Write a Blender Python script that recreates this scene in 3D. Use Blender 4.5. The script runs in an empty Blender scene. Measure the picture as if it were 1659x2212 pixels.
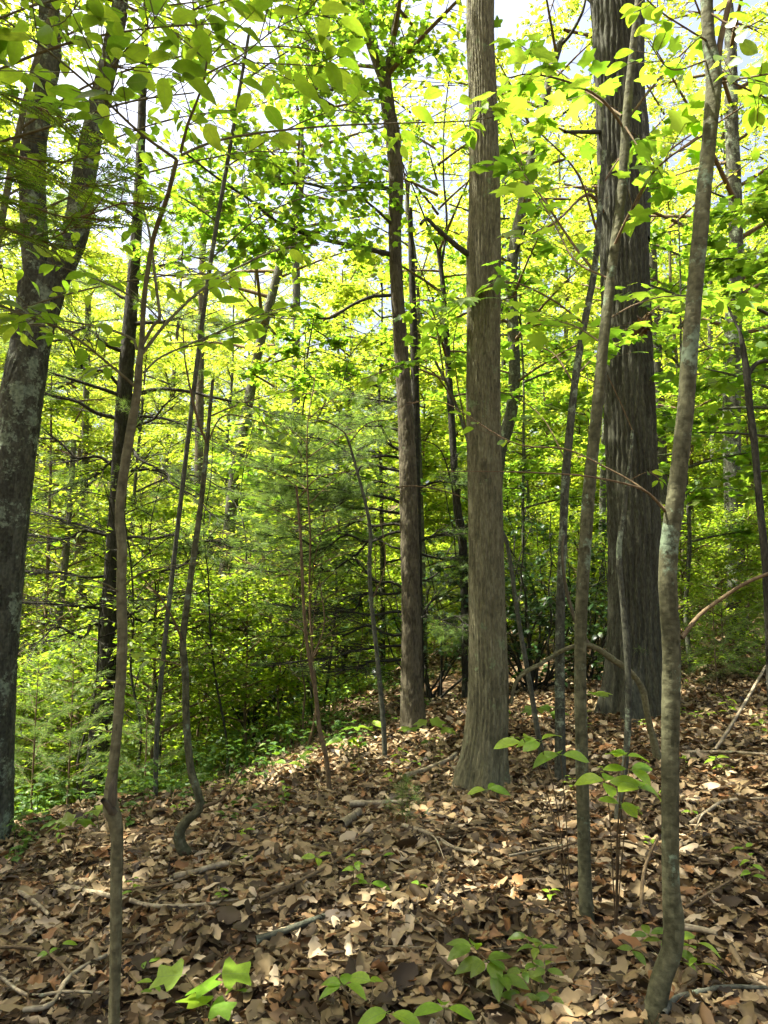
import bpy, math, random
import numpy as np
from mathutils import Vector, Matrix

R = math.radians
random.seed(11)
rng = np.random.default_rng(11)
scn = bpy.context.scene
COL = scn.collection

# ------------------------------------------------------------------ camera
W0, H0, FPX = 1659.0, 2212.0, 1532.0
PITCH, CAMZ = R(6.0), 1.6
cam_d = bpy.data.cameras.new('camera')
cam_d.sensor_fit = 'VERTICAL'
cam_d.sensor_height = 36.0
cam_d.lens = 36.0 * FPX / H0
cam_d.clip_start, cam_d.clip_end = 0.05, 2000
cam = bpy.data.objects.new('camera', cam_d)
COL.objects.link(cam)
cam.location = (0, 0, CAMZ)
cam.rotation_euler = (R(90) + PITCH, 0, 0)
scn.camera = cam

# ------------------------------------------------------------------ sky, sun, exposure
SUN_EL, SUN_AZ = R(66), R(-88)          # azimuth from +Y towards +X
w = bpy.data.worlds.new('World')
scn.world = w
w.use_nodes = True
nt = w.node_tree
nt.nodes.clear()
sky = nt.nodes.new('ShaderNodeTexSky')
sky.sky_type = 'NISHITA'
sky.sun_disc = False
sky.sun_elevation, sky.sun_rotation = SUN_EL, SUN_AZ
sky.air_density, sky.dust_density, sky.ozone_density = 1.0, 9.5, 1.0
bg = nt.nodes.new('ShaderNodeBackground')
bg.inputs['Strength'].default_value = 0.09
wo = nt.nodes.new('ShaderNodeOutputWorld')
nt.links.new(sky.outputs[0], bg.inputs[0])
nt.links.new(bg.outputs[0], wo.inputs[0])
sun_d = bpy.data.lights.new('sun', 'SUN')
sun_d.energy, sun_d.angle, sun_d.color = 5.0, R(0.53), (1.0, 0.95, 0.86)
sun = bpy.data.objects.new('sun', sun_d)
COL.objects.link(sun)
SUNV = Vector((math.cos(SUN_EL) * math.sin(SUN_AZ), math.cos(SUN_EL) * math.cos(SUN_AZ), math.sin(SUN_EL)))
sun.rotation_euler = SUNV.to_track_quat('Z', 'Y').to_euler()
scn.view_settings.view_transform = 'Standard'
scn.view_settings.look = 'None'
scn.view_settings.exposure = 2.35
scn.view_settings.gamma = 1.0
cy = scn.cycles
cy.max_bounces, cy.diffuse_bounces, cy.glossy_bounces, cy.transmission_bounces, cy.transparent_max_bounces = 5, 4, 1, 4, 2
cy.use_adaptive_sampling = True
cy.adaptive_threshold = 0.03
cy.use_denoising = True
cy.sample_clamp_indirect = 6.0
cy.caustics_reflective = cy.caustics_refractive = False

# ------------------------------------------------------------------ terrain and pixel helpers
BRINK = np.array([(-40, -14), (-6, 4.3), (-2.9, 5.5), (-1.45, 6.0), (-.6, 7.2), (-.1, 10.3), (1.0, 14), (3.2, 20), (10, 34), (40, 80), (200, 300)], float)


def brink_dist(x, y):
    """signed distance to the shoulder of the hillside, positive on the valley side"""
    x = np.asarray(x, float); y = np.asarray(y, float)
    best = np.full(x.shape, 1e9); sg = np.ones(x.shape)
    for a, b in zip(BRINK[:-1], BRINK[1:]):
        d = b - a; L2 = d @ d
        t = np.clip(((x - a[0]) * d[0] + (y - a[1]) * d[1]) / L2, 0, 1)
        qx = x - (a[0] + t * d[0]); qy = y - (a[1] + t * d[1])
        dd = np.hypot(qx, qy)
        cr = d[0] * qy - d[1] * qx
        m = dd < best
        best = np.where(m, dd, best); sg = np.where(m, np.sign(cr), sg)
    return best * sg


def wob(x, y):
    return (0.05 * np.sin(1.1 * x + .7 * y) + 0.04 * np.sin(-.8 * x + 1.7 * y + 1.) + 0.025 * np.sin(2.7 * x + 1.9 * y + 2.) + .015 * np.sin(5.1 * x - 3.7 * y))


def hgt(x, y):
    x = np.asarray(x, float); y = np.asarray(y, float)
    s = brink_dist(x, y)
    up = 0.085 * x + 0.05 * np.maximum(x - 2, 0) + 0.01 * np.maximum(y - 8, 0) * (x > 0)
    up = np.where(x > 30, 0.135 * 30 - .1 + .02 * (x - 30), up)
    sp = np.log1p(np.exp(np.clip((s - .5) * 2.2, -30, 30))) / 2.2          # soft positive part
    sp = np.where(s > 12, s - .5, sp)
    drop = 0.42 * np.minimum(sp, 14) + .12 * np.clip(sp - 14, 0, 12)
    rise = 0.42 * np.clip(sp - 13, 0, 75)
    flat = np.where(np.abs(x) > 60, 0, 1)
    r0 = np.hypot(x, y)
    return up - drop + rise + wob(x, y) * np.clip(r0 / 2, .2, 1)


CAMZ = 1.6 + float(hgt(0., 0.))
cam.location.z = CAMZ
CAM = np.array([0, 0, CAMZ])


def ray(px, py):
    a = (px - W0 / 2) / FPX; b = (H0 / 2 - py) / FPX
    return np.array([a, math.cos(PITCH) - b * math.sin(PITCH), math.sin(PITCH) + b * math.cos(PITCH)])


def at(px, py, d):
    v = ray(px, py)
    return CAM + v * (d / v[1])


def mpp(px, py, d):
    return d / ray(px, py)[1] / FPX


def ghit(px, py):
    v = ray(px, py)
    t = np.linspace(1.0, 60, 6000)
    P = CAM + v * t[:, None]
    below = P[:, 2] < hgt(P[:, 0], P[:, 1])
    i = int(np.argmax(below)) if below.any() else 5999
    return P[i]


# ------------------------------------------------------------------ mesh helpers
class MB:
    def __init__(s):
        s.V = []; s.T = []; s.Q = []; s.rt = []; s.rq = []; s.n = 0

    def add(s, V, T=None, Q=None, r=0.5):
        V = np.asarray(V, np.float32)
        s.V.append(V)
        if T is not None and len(T):
            T = np.asarray(T, np.int32); s.T.append(T + s.n)
            s.rt.append(np.broadcast_to(np.asarray(r, np.float32), (len(T),)).copy())
        if Q is not None and len(Q):
            Q = np.asarray(Q, np.int32); s.Q.append(Q + s.n)
            s.rq.append(np.broadcast_to(np.asarray(r, np.float32), (len(Q),)).copy())
        s.n += len(V)

    def mesh(s, name, mat, origin=(0, 0, 0), smooth=False):
        V = np.concatenate(s.V) - np.asarray(origin, np.float32)
        T = np.concatenate(s.T) if s.T else np.zeros((0, 3), np.int32)
        Q = np.concatenate(s.Q) if s.Q else np.zeros((0, 4), np.int32)
        rr = np.concatenate((s.rt or []) + (s.rq or [])) if (s.rt or s.rq) else np.zeros(0, np.float32)
        me = bpy.data.meshes.new(name)
        me.vertices.add(len(V)); me.vertices.foreach_set('co', V.astype(np.float32).ravel())
        nl = T.size + Q.size
        me.loops.add(nl); me.loops.foreach_set('vertex_index', np.concatenate([T.ravel(), Q.ravel()]))
        npol = len(T) + len(Q)
        me.polygons.add(npol)
        ls = np.concatenate([np.arange(len(T)) * 3, T.size + np.arange(len(Q)) * 4]).astype(np.int32)
        me.polygons.foreach_set('loop_start', ls)
        if smooth:
            me.polygons.foreach_set('use_smooth', np.ones(npol, bool))
        a = me.attributes.new('rnd', 'FLOAT', 'FACE'); a.data.foreach_set('value', rr.astype(np.float32))
        me.update(calc_edges=True)
        if mat is not None:
            me.materials.append(mat)
        return me

    def obj(s, name, mat, parent=None, smooth=False, origin=None):
        if origin is None:
            origin = np.array(parent.location) if parent is not None and parent.parent is None else (0, 0, 0)
        o = bpy.data.objects.new(name, s.mesh(name, mat, origin, smooth))
        COL.objects.link(o)
        if parent is not None:
            o.parent = parent
        return o


def thing(name, label, cat, loc, group=None):
    o = bpy.data.objects.new(name, None)
    o.empty_display_size = .1
    o.location = tuple(float(c) for c in loc)
    o['label'] = label; o['category'] = cat
    if group:
        o['group'] = group
    COL.objects.link(o)
    return o


def copy_tree(root, loc, rz, sc, label=None):
    c = root.copy(); COL.objects.link(c)
    c.location = loc; c.rotation_euler = (0, 0, rz); c.scale = (sc, sc, sc)
    if label:
        c['label'] = label
    for ch in root.children:
        k = ch.copy(); COL.objects.link(k); k.parent = c
    return c


def unit(v):
    return v / np.maximum(np.linalg.norm(v, axis=-1, keepdims=True), 1e-9)


def smooth_path(P, ds):
    """Catmull-Rom through P (n,k: xyz + extra columns), resampled about every ds metres"""
    P = np.asarray(P, float)
    if len(P) == 2:
        n = max(2, int(np.linalg.norm(P[1, :3] - P[0, :3]) / ds) + 1)
        return P[0] + (P[1] - P[0]) * np.linspace(0, 1, n)[:, None]
    E = np.vstack([2 * P[0] - P[1], P, 2 * P[-1] - P[-2]])
    out = []
    for i in range(1, len(E) - 2):
        a, b, c, d = E[i - 1], E[i], E[i + 1], E[i + 2]
        n = max(1, int(np.linalg.norm(c[:3] - b[:3]) / ds))
        t = np.linspace(0, 1, n, endpoint=False)[:, None]
        out.append(.5 * (2 * b + (c - a) * t + (2 * a - 5 * b + 4 * c - d) * t ** 2 + (3 * b - a - 3 * c + d) * t ** 3))
    out.append(P[-1:])
    return np.vstack(out)


def frames(P):
    T = unit(np.gradient(P, axis=0))
    ref = np.array([1., 0, 0]) if abs(T[0][0]) < .8 else np.array([0, 1., 0])
    N = np.zeros_like(P); n = ref
    for i in range(len(P)):
        n = n - T[i] * (n @ T[i]); n = n / np.linalg.norm(n); N[i] = n
    return T, N, np.cross(T, N)


def tube_vq(P, rad, ns, disp=None):
    P = np.asarray(P, float)
    T, N, B = frames(P)
    th = np.linspace(0, 2 * np.pi, ns, endpoint=False)
    r = np.asarray(rad, float)[:, None] * np.ones(ns)
    if disp is not None:
        r = r + disp
    V = P[:, None, :] + r[..., None] * (np.cos(th)[None, :, None] * N[:, None, :] + np.sin(th)[None, :, None] * B[:, None, :])
    m = len(P)
    i, j = np.meshgrid(np.arange(m - 1), np.arange(ns), indexing='ij')
    k = (j + 1) % ns
    Q = np.stack([i * ns + j, i * ns + k, (i + 1) * ns + k, (i + 1) * ns + j], -1).reshape(-1, 4)
    return V.reshape(-1, 3), Q


def prisms(mb, P0, P1, r0, r1, r=.5):
    """many straight tapering three-sided twigs at once"""
    P0 = np.asarray(P0, float); P1 = np.asarray(P1, float)
    n = len(P0)
    if n == 0:
        return
    r0 = np.broadcast_to(np.asarray(r0, float), (n,)); r1 = np.broadcast_to(np.asarray(r1, float), (n,))
    d = unit(P1 - P0)
    a = np.where(np.abs(d[:, 2:3]) < .9, np.array([[0, 0, 1.]]), np.array([[1., 0, 0]]))
    u = unit(np.cross(d, a)); v = np.cross(d, u)
    th = np.array([0, 2.0944, 4.18879])
    ring = np.cos(th)[None, :, None] * u[:, None] + np.sin(th)[None, :, None] * v[:, None]
    V = np.concatenate([P0[:, None] + ring * r0[:, None, None], P1[:, None] + ring * r1[:, None, None]], 1).reshape(-1, 3)
    b = np.arange(n)[:, None] * 6
    Q = np.concatenate([b + np.array([[0, 1, 4, 3]]), b + np.array([[1, 2, 5, 4]]), b + np.array([[2, 0, 3, 5]])], 0)
    mb.add(V, Q=Q, r=r)


def cells(u, v, nu, seed):
    """cellular noise on a cylinder: u in cell units (period nu), v in cell units -> F1, F2, cell random"""
    iu = np.floor(u).astype(int); iv = np.floor(v).astype(int)
    f1 = np.full(u.shape, 9.); f2 = np.full(u.shape, 9.); cr = np.zeros(u.shape)

    def h(a, b, k):
        x = np.sin((a % nu) * 127.1 + b * 311.7 + k * 74.7 + seed * 13.3) * 43758.5453
        return x - np.floor(x)
    for du in (-1, 0, 1):
        for dv in (-1, 0, 1):
            cu, cv = iu + du, iv + dv
            d = np.hypot(cu + .15 + .7 * h(cu, cv, 1) - u, cv + h(cu, cv, 2) - v)
            m = d < f1
            f2 = np.where(m, f1, np.minimum(f2, d))
            cr = np.where(m, h(cu, cv, 3), cr)
            f1 = np.where(m, d, f1)
    return f1, f2, cr


def trunk_mesh(mb, path, ns, ds, amp, cw, chh, flare=0., lobes=5, seed=1, lump=.03, sharp=.3, ridged=False):
    """path rows x,y,z,radius; furrowed bark as real relief"""
    P = smooth_path(path, ds)
    rad = np.maximum(P[:, 3], .003)
    sl = np.concatenate([[0], np.cumsum(np.linalg.norm(np.diff(P[:, :3], axis=0), axis=1))])
    th = np.linspace(0, 2 * np.pi, ns, endpoint=False)
    TH, S = np.meshgrid(th, sl)
    r_ref = float(np.median(rad))
    nu = max(6, int(round(2 * np.pi * r_ref / cw)))
    warp = .22 * np.sin(S * 3.1 + 2 * np.sin(TH + seed)) + .14 * np.sin(S * 9 + TH * 3) + .12 * np.sin(S * 23 + 5 * TH)
    f1, f2, cr = cells(TH / (2 * np.pi) * nu + warp, S / chh + .3 * np.sin(TH * 5), nu, seed)
    e = np.clip((f2 - f1) / sharp, 0, 1)
    disp = amp * (e * e * (3 - 2 * e) - .6) + amp * .5 * (cr - .5)
    if ridged:
        # long interlacing ridges broken by short cross cracks
        nr = max(8, int(round(2 * np.pi * r_ref / cw)))
        ph = TH * nr + 1.3 * np.sin(S * 3.3 + 3 * TH + seed) + .9 * np.sin(S * 7.1 - 5 * TH) + .5 * np.sin(S * 17 + 9 * TH)
        rg = (.5 + .5 * np.cos(ph)) ** .6
        brk = np.clip(np.abs(np.sin(S * 11 + 2.5 * np.sin(TH * nr * .5 + seed) + 7 * np.sin(TH * 3))) / .16, 0, 1)
        disp = amp * (rg * (.45 + .55 * brk) - .5) + .25 * disp
    disp += rad[:, None] * lump * (np.sin(2 * TH + S * 1.3 + seed) + .7 * np.sin(3 * TH - S * 2.1))
    if flare:
        k = np.exp(-(sl / (2.0 * r_ref)) ** 1.2)[:, None]
        disp += flare * k * (1 + .55 * np.sin(lobes * TH + seed) + .2 * np.sin((lobes + 2) * TH))
    V, Q = tube_vq(P[:, :3], rad, ns, disp)
    fr = cr[:-1].ravel()
    mb.add(V, Q=Q, r=fr)
    return P


def limb(mb, pts, r0, r1, ds=.08, ns=6, wig=0.0, r=.5):
    P = smooth_path(np.asarray(pts, float), ds)
    n = len(P)
    if wig:
        P = P + wig * np.sin(np.linspace(0, n * .9, n))[:, None] * rng.normal(0, 1, 3) * np.sin(np.linspace(0, np.pi, n))[:, None]
    rad = r0 + (r1 - r0) * np.linspace(0, 1, n) ** .85
    V, Q = tube_vq(P, rad, ns)
    mb.add(V, Q=Q, r=r)
    return P


# ------------------------------------------------------------------ leaf outlines (y along the midrib, x across, z up)
def strip_leaf(prof, n, width, fold=.18, droop=.18, curl=0.0, twist=0.0):
    """leaf blade: midrib stations with left and right edge points"""
    t = np.linspace(0, 1, n)
    wv = np.array([prof(x) for x in t]) * width
    y = t; z = -droop * t ** 2 * 1.0 + .05 * np.sin(t * 3)
    V = []
    for i in range(n):
        a = twist * (t[i] - .5)
        wl, wr = wv[i], wv[i]
        V += [(-wl * math.cos(curl * wl * 6), y[i], z[i] + fold * wl + wl * math.sin(curl * wl * 6) + a * wl), (0, y[i], z[i]), (wr * math.cos(curl * wr * 6), y[i], z[i] + fold * wr + wr * math.sin(curl * wr * 6) - a * wr)]
    Q = []
    for i in range(n - 1):
        b = i * 3
        Q += [(b, b + 1, b + 4, b + 3), (b + 1, b + 2, b + 5, b + 4)]
    return np.array(V, float), np.array(Q)


def ell(x, k=.9):
    return max(0.0, math.sin(math.pi * x ** k)) ** .85


def star_leaf(tips, notches, cup=.12):
    """lobed blade: fan over an outline of alternating tips and notches (degrees from the midrib, radius)"""
    pts = [(0, 0)]
    seq = sorted([(a, r_, 1) for a, r_ in tips] + [(a, r_, 0) for a, r_ in notches])
    for a, r_, k in seq:
        pts.append((r_ * math.sin(R(a)), .32 + r_ * math.cos(R(a))))
    V = [(0, .32, 0)] + [(x, y, cup * (x * x + (y - .32) ** 2) * -1.0 + .10 * abs(x)) for x, y in pts]
    n = len(pts)
    T = [(0, 1 + i, 1 + (i + 1) % n) for i in range(n)]
    return np.array(V, float), np.array(T)


L_FAR = (np.array([(0, 0, 0), (.30, .48, .07), (0, 1, -.12), (-.30, .48, .07)], float), np.array([(0, 1, 2), (0, 2, 3)]), None)
_v, _q = strip_leaf(lambda x: ell(x, .85), 4, .27, .2, .15)
L_MID = (_v, None, _q)
mt = [(-125, .42), (-62, .62), (0, .72), (62, .62), (125, .42)]
mn = [(-155, .30), (-95, .30), (-32, .34), (32, .34), (95, .30), (155, .30)]
_v, _t = star_leaf([(-60, .60), (0, .68), (60, .60), (-125, .42), (125, .42)], [(-95, .36), (-32, .40), (32, .40), (95, .36)])
L_MAPLE_MID = (_v, _t, None)


def live_leaf_meshes(kind, mat):
    """a few blade variants of one species, each with a short stalk; shared by all leaf objects"""
    out = []
    for k in range(4):
        dr = [.10, .25, .38, .18][k]; fo = [.22, .12, .30, .05][k]
        mb = MB()
        if kind == 'beech':
            V, Q = strip_leaf(lambda x: max(0, math.sin(math.pi * x ** .88)) ** .8 * (1 if x < .85 else .92), 8, .235, fo, dr, 0, .3)
            mb.add(V + (0, .09, 0), Q=Q)
        elif kind == 'round':
            V, Q = strip_leaf(lambda x: max(0, math.sin(math.pi * x ** 1.15)) ** .7, 8, .29, fo, dr, 0, .2)
            mb.add(V + (0, .08, 0), Q=Q)
        elif kind == 'long':
            V, Q = strip_leaf(lambda x: max(0, math.sin(math.pi * x ** .95)) ** 1.0, 8, .19, fo, dr, 0, .2)
            mb.add(V + (0, .06, 0), Q=Q)
        elif kind == 'maple':
            V, T = star_leaf([(-130, .46), (-64, .64), (-47, .52), (-78, .5), (0, .74), (-14, .55), (14, .55), (64, .64), (47, .52), (78, .5), (130, .46)],
                             [(-158, .30), (-97, .36), (-31, .40), (31, .40), (97, .36), (158, .30)], .1 + dr)
            V[:, 2] += fo * .3 * V[:, 0]
            mb.add(V + (0, .1, 0), T=T)
        elif kind == 'tulip':
            V, T = star_leaf([(-118, .50), (-100, .56), (-38, .66), (-30, .62), (30, .62), (38, .66), (100, .56), (118, .5), ], [(-150, .34), (-70, .30), (0, .47), (70, .30), (150, .34)], dr * .8)
            mb.add(V + (0, .1, 0), T=T)
        V, Q = tube_vq(np.array([(0, -.05, .0), (0, .1, 0)]), [.011, .008], 4)
        mb.add(V, Q=Q)
        out.append(mb.mesh('leaf_blade', mat, smooth=True))
    return out


def scatter_leaves(mb, P, A, N, size, proto, rnd=None):
    """many leaves as real blades in one mesh"""
    n = len(P)
    A = unit(A); N = unit(N - A * np.sum(N * A, -1, keepdims=True)); S = np.cross(A, N)
    pv, pt, pq = proto
    size = np.broadcast_to(np.asarray(size, float), (n,))
    V = P[:, None] + size[:, None, None] * (pv[None, :, 0:1] * S[:, None] + pv[None, :, 1:2] * A[:, None] + pv[None, :, 2:3] * N[:, None])
    rnd = rng.random(n) if rnd is None else rnd
    off = np.arange(n)[:, None, None] * len(pv)
    if pt is not None:
        mb.add(V.reshape(-1, 3), T=(pt[None] + off).reshape(-1, 3), r=np.repeat(rnd, len(pt)))
    else:
        mb.add(V.reshape(-1, 3), Q=(pq[None] + off).reshape(-1, 4), r=np.repeat(rnd, len(pq)))


# ------------------------------------------------------------------ materials
def nodes(name):
    m = bpy.data.materials.new(name); m.use_nodes = True
    n = m.node_tree.nodes; n.clear()
    return m, n, m.node_tree.links


def ramp(n, stops):
    r = n.new('ShaderNodeValToRGB')
    e = r.color_ramp.elements
    while len(e) < len(stops):
        e.new(0.5)
    for k, (p, c) in zip(e, stops):
        k.position = p; k.color = (*c, 1)
    return r


def leaf_mat(name, dif, trn, mix=.5, rough=.5, spec=.35, veins=False):
    """dif / trn: colour stops by a random number per leaf"""
    m, n, l = nodes(name)
    a = n.new('ShaderNodeAttribute'); a.attribute_name = 'rnd'
    oi = n.new('ShaderNodeObjectInfo')
    ad = n.new('ShaderNodeMath'); ad.operation = 'ADD'
    l.new(a.outputs['Fac'], ad.inputs[0]); l.new(oi.outputs['Random'], ad.inputs[1])
    fr = n.new('ShaderNodeMath'); fr.operation = 'FRACT'; l.new(ad.outputs[0], fr.inputs[0])
    rd, rt = ramp(n, dif), ramp(n, trn)
    l.new(fr.outputs[0], rd.inputs[0]); l.new(fr.outputs[0], rt.inputs[0])
    p = n.new('ShaderNodeBsdfPrincipled')
    p.inputs['Roughness'].default_value = rough
    p.inputs['Specular IOR Level'].default_value = spec
    cd, ct = rd.outputs[0], rt.outputs[0]
    if veins:
        # midrib and side veins drawn in the blade's own coordinates, plus faint mottling
        tc = n.new('ShaderNodeTexCoord'); sp = n.new('ShaderNodeSeparateXYZ'); l.new(tc.outputs['Object'], sp.inputs[0])

        def mth(op, x_, y_=None):
            q = n.new('ShaderNodeMath'); q.operation = op
            for k_, v_ in enumerate((x_, y_)):
                if v_ is None:
                    continue
                if isinstance(v_, float):
                    q.inputs[k_].default_value = v_
                else:
                    l.new(v_, q.inputs[k_])
            return q.outputs[0]
        ax = mth('ABSOLUTE', sp.outputs['X'])
        sv = mth('PINGPONG', mth('MULTIPLY', mth('SUBTRACT', sp.outputs['Y'], mth('MULTIPLY', ax, .75)), 9.0), .5)
        v1 = mth('LESS_THAN', ax, .014); v2 = mth('LESS_THAN', sv, .07)
        vv = mth('MAXIMUM', v1, mth('MULTIPLY', v2, .55))
        nz = n.new('ShaderNodeTexNoise'); nz.inputs['Scale'].default_value = 6.0; nz.inputs['Detail'].default_value = 3.0
        l.new(tc.outputs['Object'], nz.inputs['Vector'])
        res = []
        for c_, lite in ((cd, (.24, .33, .06, 1)), (ct, (.16, .26, .02, 1))):
            hs = n.new('ShaderNodeHueSaturation'); l.new(c_, hs.inputs['Color'])
            l.new(mth('ADD', mth('MULTIPLY', nz.outputs['Fac'], .7), .65), hs.inputs['Value'])
            m2 = n.new('ShaderNodeMix'); m2.data_type = 'RGBA'; m2.inputs['B'].default_value = lite
            l.new(mth('MULTIPLY', vv, .6), m2.inputs['Factor']); l.new(hs.outputs[0], m2.inputs['A'])
            res.append(m2.outputs['Result'])
        cd, ct = res
    l.new(cd, p.inputs['Base Color'])
    t = n.new('ShaderNodeBsdfTranslucent'); l.new(ct, t.inputs['Color'])
    mx = n.new('ShaderNodeMixShader'); mx.inputs[0].default_value = mix
    l.new(p.outputs[0], mx.inputs[1]); l.new(t.outputs[0], mx.inputs[2])
    o = n.new('ShaderNodeOutputMaterial'); l.new(mx.outputs[0], o.inputs[0])
    return m


def bark_mat(name, c_dark, c_mid, c_light, scale=30, stretch=.18, lichen=None, lich_amt=.5, bump=.6, moss=0.0, rough=.9):
    m, n, l = nodes(name)
    tc = n.new('ShaderNodeTexCoord')
    mp = n.new('ShaderNodeMapping'); mp.inputs['Scale'].default_value = (1, 1, stretch)
    l.new(tc.outputs['Object'], mp.inputs[0])
    n1 = n.new('ShaderNodeTexNoise'); n1.inputs['Scale'].default_value = scale; n1.inputs['Detail'].default_value = 5
    l.new(mp.outputs[0], n1.inputs['Vector'])
    a = n.new('ShaderNodeAttribute'); a.attribute_name = 'rnd'
    mr = n.new('ShaderNodeMath'); mr.operation = 'MULTIPLY_ADD'; mr.inputs[1].default_value = .28; mr.inputs[2].default_value = -.14
    l.new(a.outputs['Fac'], mr.inputs[0])
    ad = n.new('ShaderNodeMath'); ad.operation = 'ADD'; l.new(n1.outputs['Fac'], ad.inputs[0]); l.new(mr.outputs[0], ad.inputs[1])
    rp = ramp(n, [(.22, c_dark), (.5, c_mid), (.8, c_light)])
    l.new(ad.outputs[0], rp.inputs[0])
    col = rp.outputs[0]
    if lichen:
        n2 = n.new('ShaderNodeTexNoise'); n2.inputs['Scale'].default_value = 5; n2.inputs['Detail'].default_value = 8; n2.inputs['Roughness'].default_value = .72
        l.new(tc.outputs['Object'], n2.inputs['Vector'])
        r2 = ramp(n, [(lich_amt, (0, 0, 0)), (lich_amt + .05, (1, 1, 1))]); l.new(n2.outputs['Fac'], r2.inputs[0])
        n3 = n.new('ShaderNodeTexNoise'); n3.inputs['Scale'].default_value = 40; l.new(tc.outputs['Object'], n3.inputs['Vector'])
        r3 = ramp(n, [(.35, tuple(c * .55 for c in lichen)), (.65, lichen)]); l.new(n3.outputs['Fac'], r3.inputs[0])
        mx = n.new('ShaderNodeMix'); mx.data_type = 'RGBA'
        l.new(r2.outputs[0], mx.inputs['Factor']); l.new(col, mx.inputs['A']); l.new(r3.outputs[0], mx.inputs['B'])
        col = mx.outputs['Result']
    p = n.new('ShaderNodeBsdfPrincipled'); p.inputs['Roughness'].default_value = rough
    p.inputs['Specular IOR Level'].default_value = .2
    l.new(col, p.inputs['Base Color'])
    b = n.new('ShaderNodeBump'); b.inputs['Strength'].default_value = bump; b.inputs['Distance'].default_value = .012
    l.new(n1.outputs['Fac'], b.inputs['Height']); l.new(b.outputs[0], p.inputs['Normal'])
    o = n.new('ShaderNodeOutputMaterial'); l.new(p.outputs[0], o.inputs[0])
    return m


G = lambda *c: c
M = {}
M['far'] = leaf_mat('sunlit_canopy_leaf', [(0, (.08, .13, .010)), (.5, (.125, .17, .013)), (1, (.17, .20, .02))],
                    [(0, (.29, .45, .015)), (.5, (.44, .56, .028)), (1, (.58, .63, .055))], .53)
M['under'] = leaf_mat('understory_leaf', [(0, (.06, .12, .010)), (.5, (.105, .165, .013)), (1, (.15, .19, .02))],
                      [(0, (.23, .42, .015)), (.5, (.36, .52, .022)), (1, (.49, .59, .04))], .53)
M['herb'] = leaf_mat('herb_leaf', [(0, (.03, .08, .010)), (.5, (.05, .12, .013)), (1, (.09, .15, .02))],
                     [(0, (.10, .24, .012)), (1, (.24, .38, .02))], .4)
M['maple'] = leaf_mat('maple_leaf', [(0, (.065, .135, .010)), (.6, (.10, .17, .013)), (1, (.14, .19, .02))],
                      [(0, (.19, .39, .018)), (.6, (.28, .47, .026)), (1, (.38, .53, .04))], .52)
M['beech'] = leaf_mat('smooth_green_leaf', [(0, (.06, .13, .010)), (.6, (.095, .165, .013)), (1, (.13, .185, .018))],
                      [(0, (.20, .38, .015)), (.6, (.31, .48, .022)), (1, (.42, .55, .035))], .52, .4, .45, veins=True)
M['seed'] = leaf_mat('seedling_leaf', [(0, (.12, .25, .010)), (.6, (.18, .31, .014)), (1, (.23, .34, .02))],
                     [(0, (.26, .46, .012)), (.6, (.40, .58, .018)), (1, (.48, .62, .03))], .42, .45, .4, veins=True)
M['laurel'] = leaf_mat('dark_evergreen_leaf', [(0, (.014, .04, .012)), (.6, (.024, .065, .016)), (1, (.05, .10, .02))],
                       [(0, (.04, .12, .01)), (1, (.10, .20, .015))], .25, .32, .5)
M['needle'] = leaf_mat('pine_needle', [(0, (.055, .11, .028)), (.6, (.085, .15, .038)), (1, (.12, .18, .05))],
                       [(0, (.18, .30, .04)), (1, (.30, .44, .07))], .45, .5, .3)
M['hemlock'] = leaf_mat('hemlock_needle', [(0, (.04, .10, .010)), (.6, (.08, .16, .013)), (1, (.12, .19, .018))],
                        [(0, (.12, .26, .012)), (1, (.30, .42, .018))], .4, .5, .3)
M['dead'] = leaf_mat('dead_leaf', [(0, (.022, .015, .007)), (.22, (.065, .044, .018)), (.45, (.13, .093, .040)), (.68, (.225, .165, .076)), (.76, (.19, .088, .028)), (.84, (.26, .195, .095)), (1, (.42, .335, .205))],
                     [(0, (.05, .025, .008)), (1, (.25, .13, .05))], .12, .65, .25)
M['oak'] = bark_mat('oak_bark', (0.051, 0.048, 0.024), (0.106, 0.100, 0.051), (0.175, 0.168, 0.092), 70, .3, (0.156, 0.194, 0.092), .60)
M['darkoak'] = bark_mat('furrowed_oak_bark', (0.020, 0.020, 0.012), (0.044, 0.045, 0.027), (0.087, 0.090, 0.057), 60, .3, (0.221, 0.255, 0.173), .67)
M['hick'] = bark_mat('plated_bark', (0.032, 0.028, 0.015), (0.074, 0.064, 0.037), (0.124, 0.110, 0.064), 60, .3, (0.138, 0.168, 0.082), .66)
M['lich'] = bark_mat('lichen_bark', (0.023, 0.024, 0.015), (0.053, 0.055, 0.035), (0.101, 0.104, 0.067), 50, .6, (0.202, 0.245, 0.153), .53)
M['pine'] = bark_mat('pine_bark', (0.013, 0.012, 0.008), (0.028, 0.027, 0.017), (0.055, 0.054, 0.036), 50, .4, (0.083, 0.102, 0.056), .66)
M['grey'] = bark_mat('grey_bark', (0.035, 0.036, 0.022), (0.069, 0.071, 0.046), (0.120, 0.122, 0.082), 50, .6, (0.166, 0.204, 0.122), .58)
M['smooth'] = bark_mat('smooth_sapling_bark', (0.055, 0.051, 0.024), (0.106, 0.098, 0.047), (0.156, 0.148, 0.076), 40, 1.3, (0.147, 0.184, 0.102), .60, .5)
M['mossy'] = bark_mat('mottled_sapling_bark', (0.028, 0.029, 0.012), (0.066, 0.065, 0.031), (0.120, 0.120, 0.061), 32, 1.1, (0.156, 0.204, 0.122), .56, .6)
M['twig'] = bark_mat('twig_bark', (0.058, 0.041, 0.020), (0.116, 0.082, 0.040), (0.179, 0.133, 0.068), 60, .5, None, .6, .2)
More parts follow.
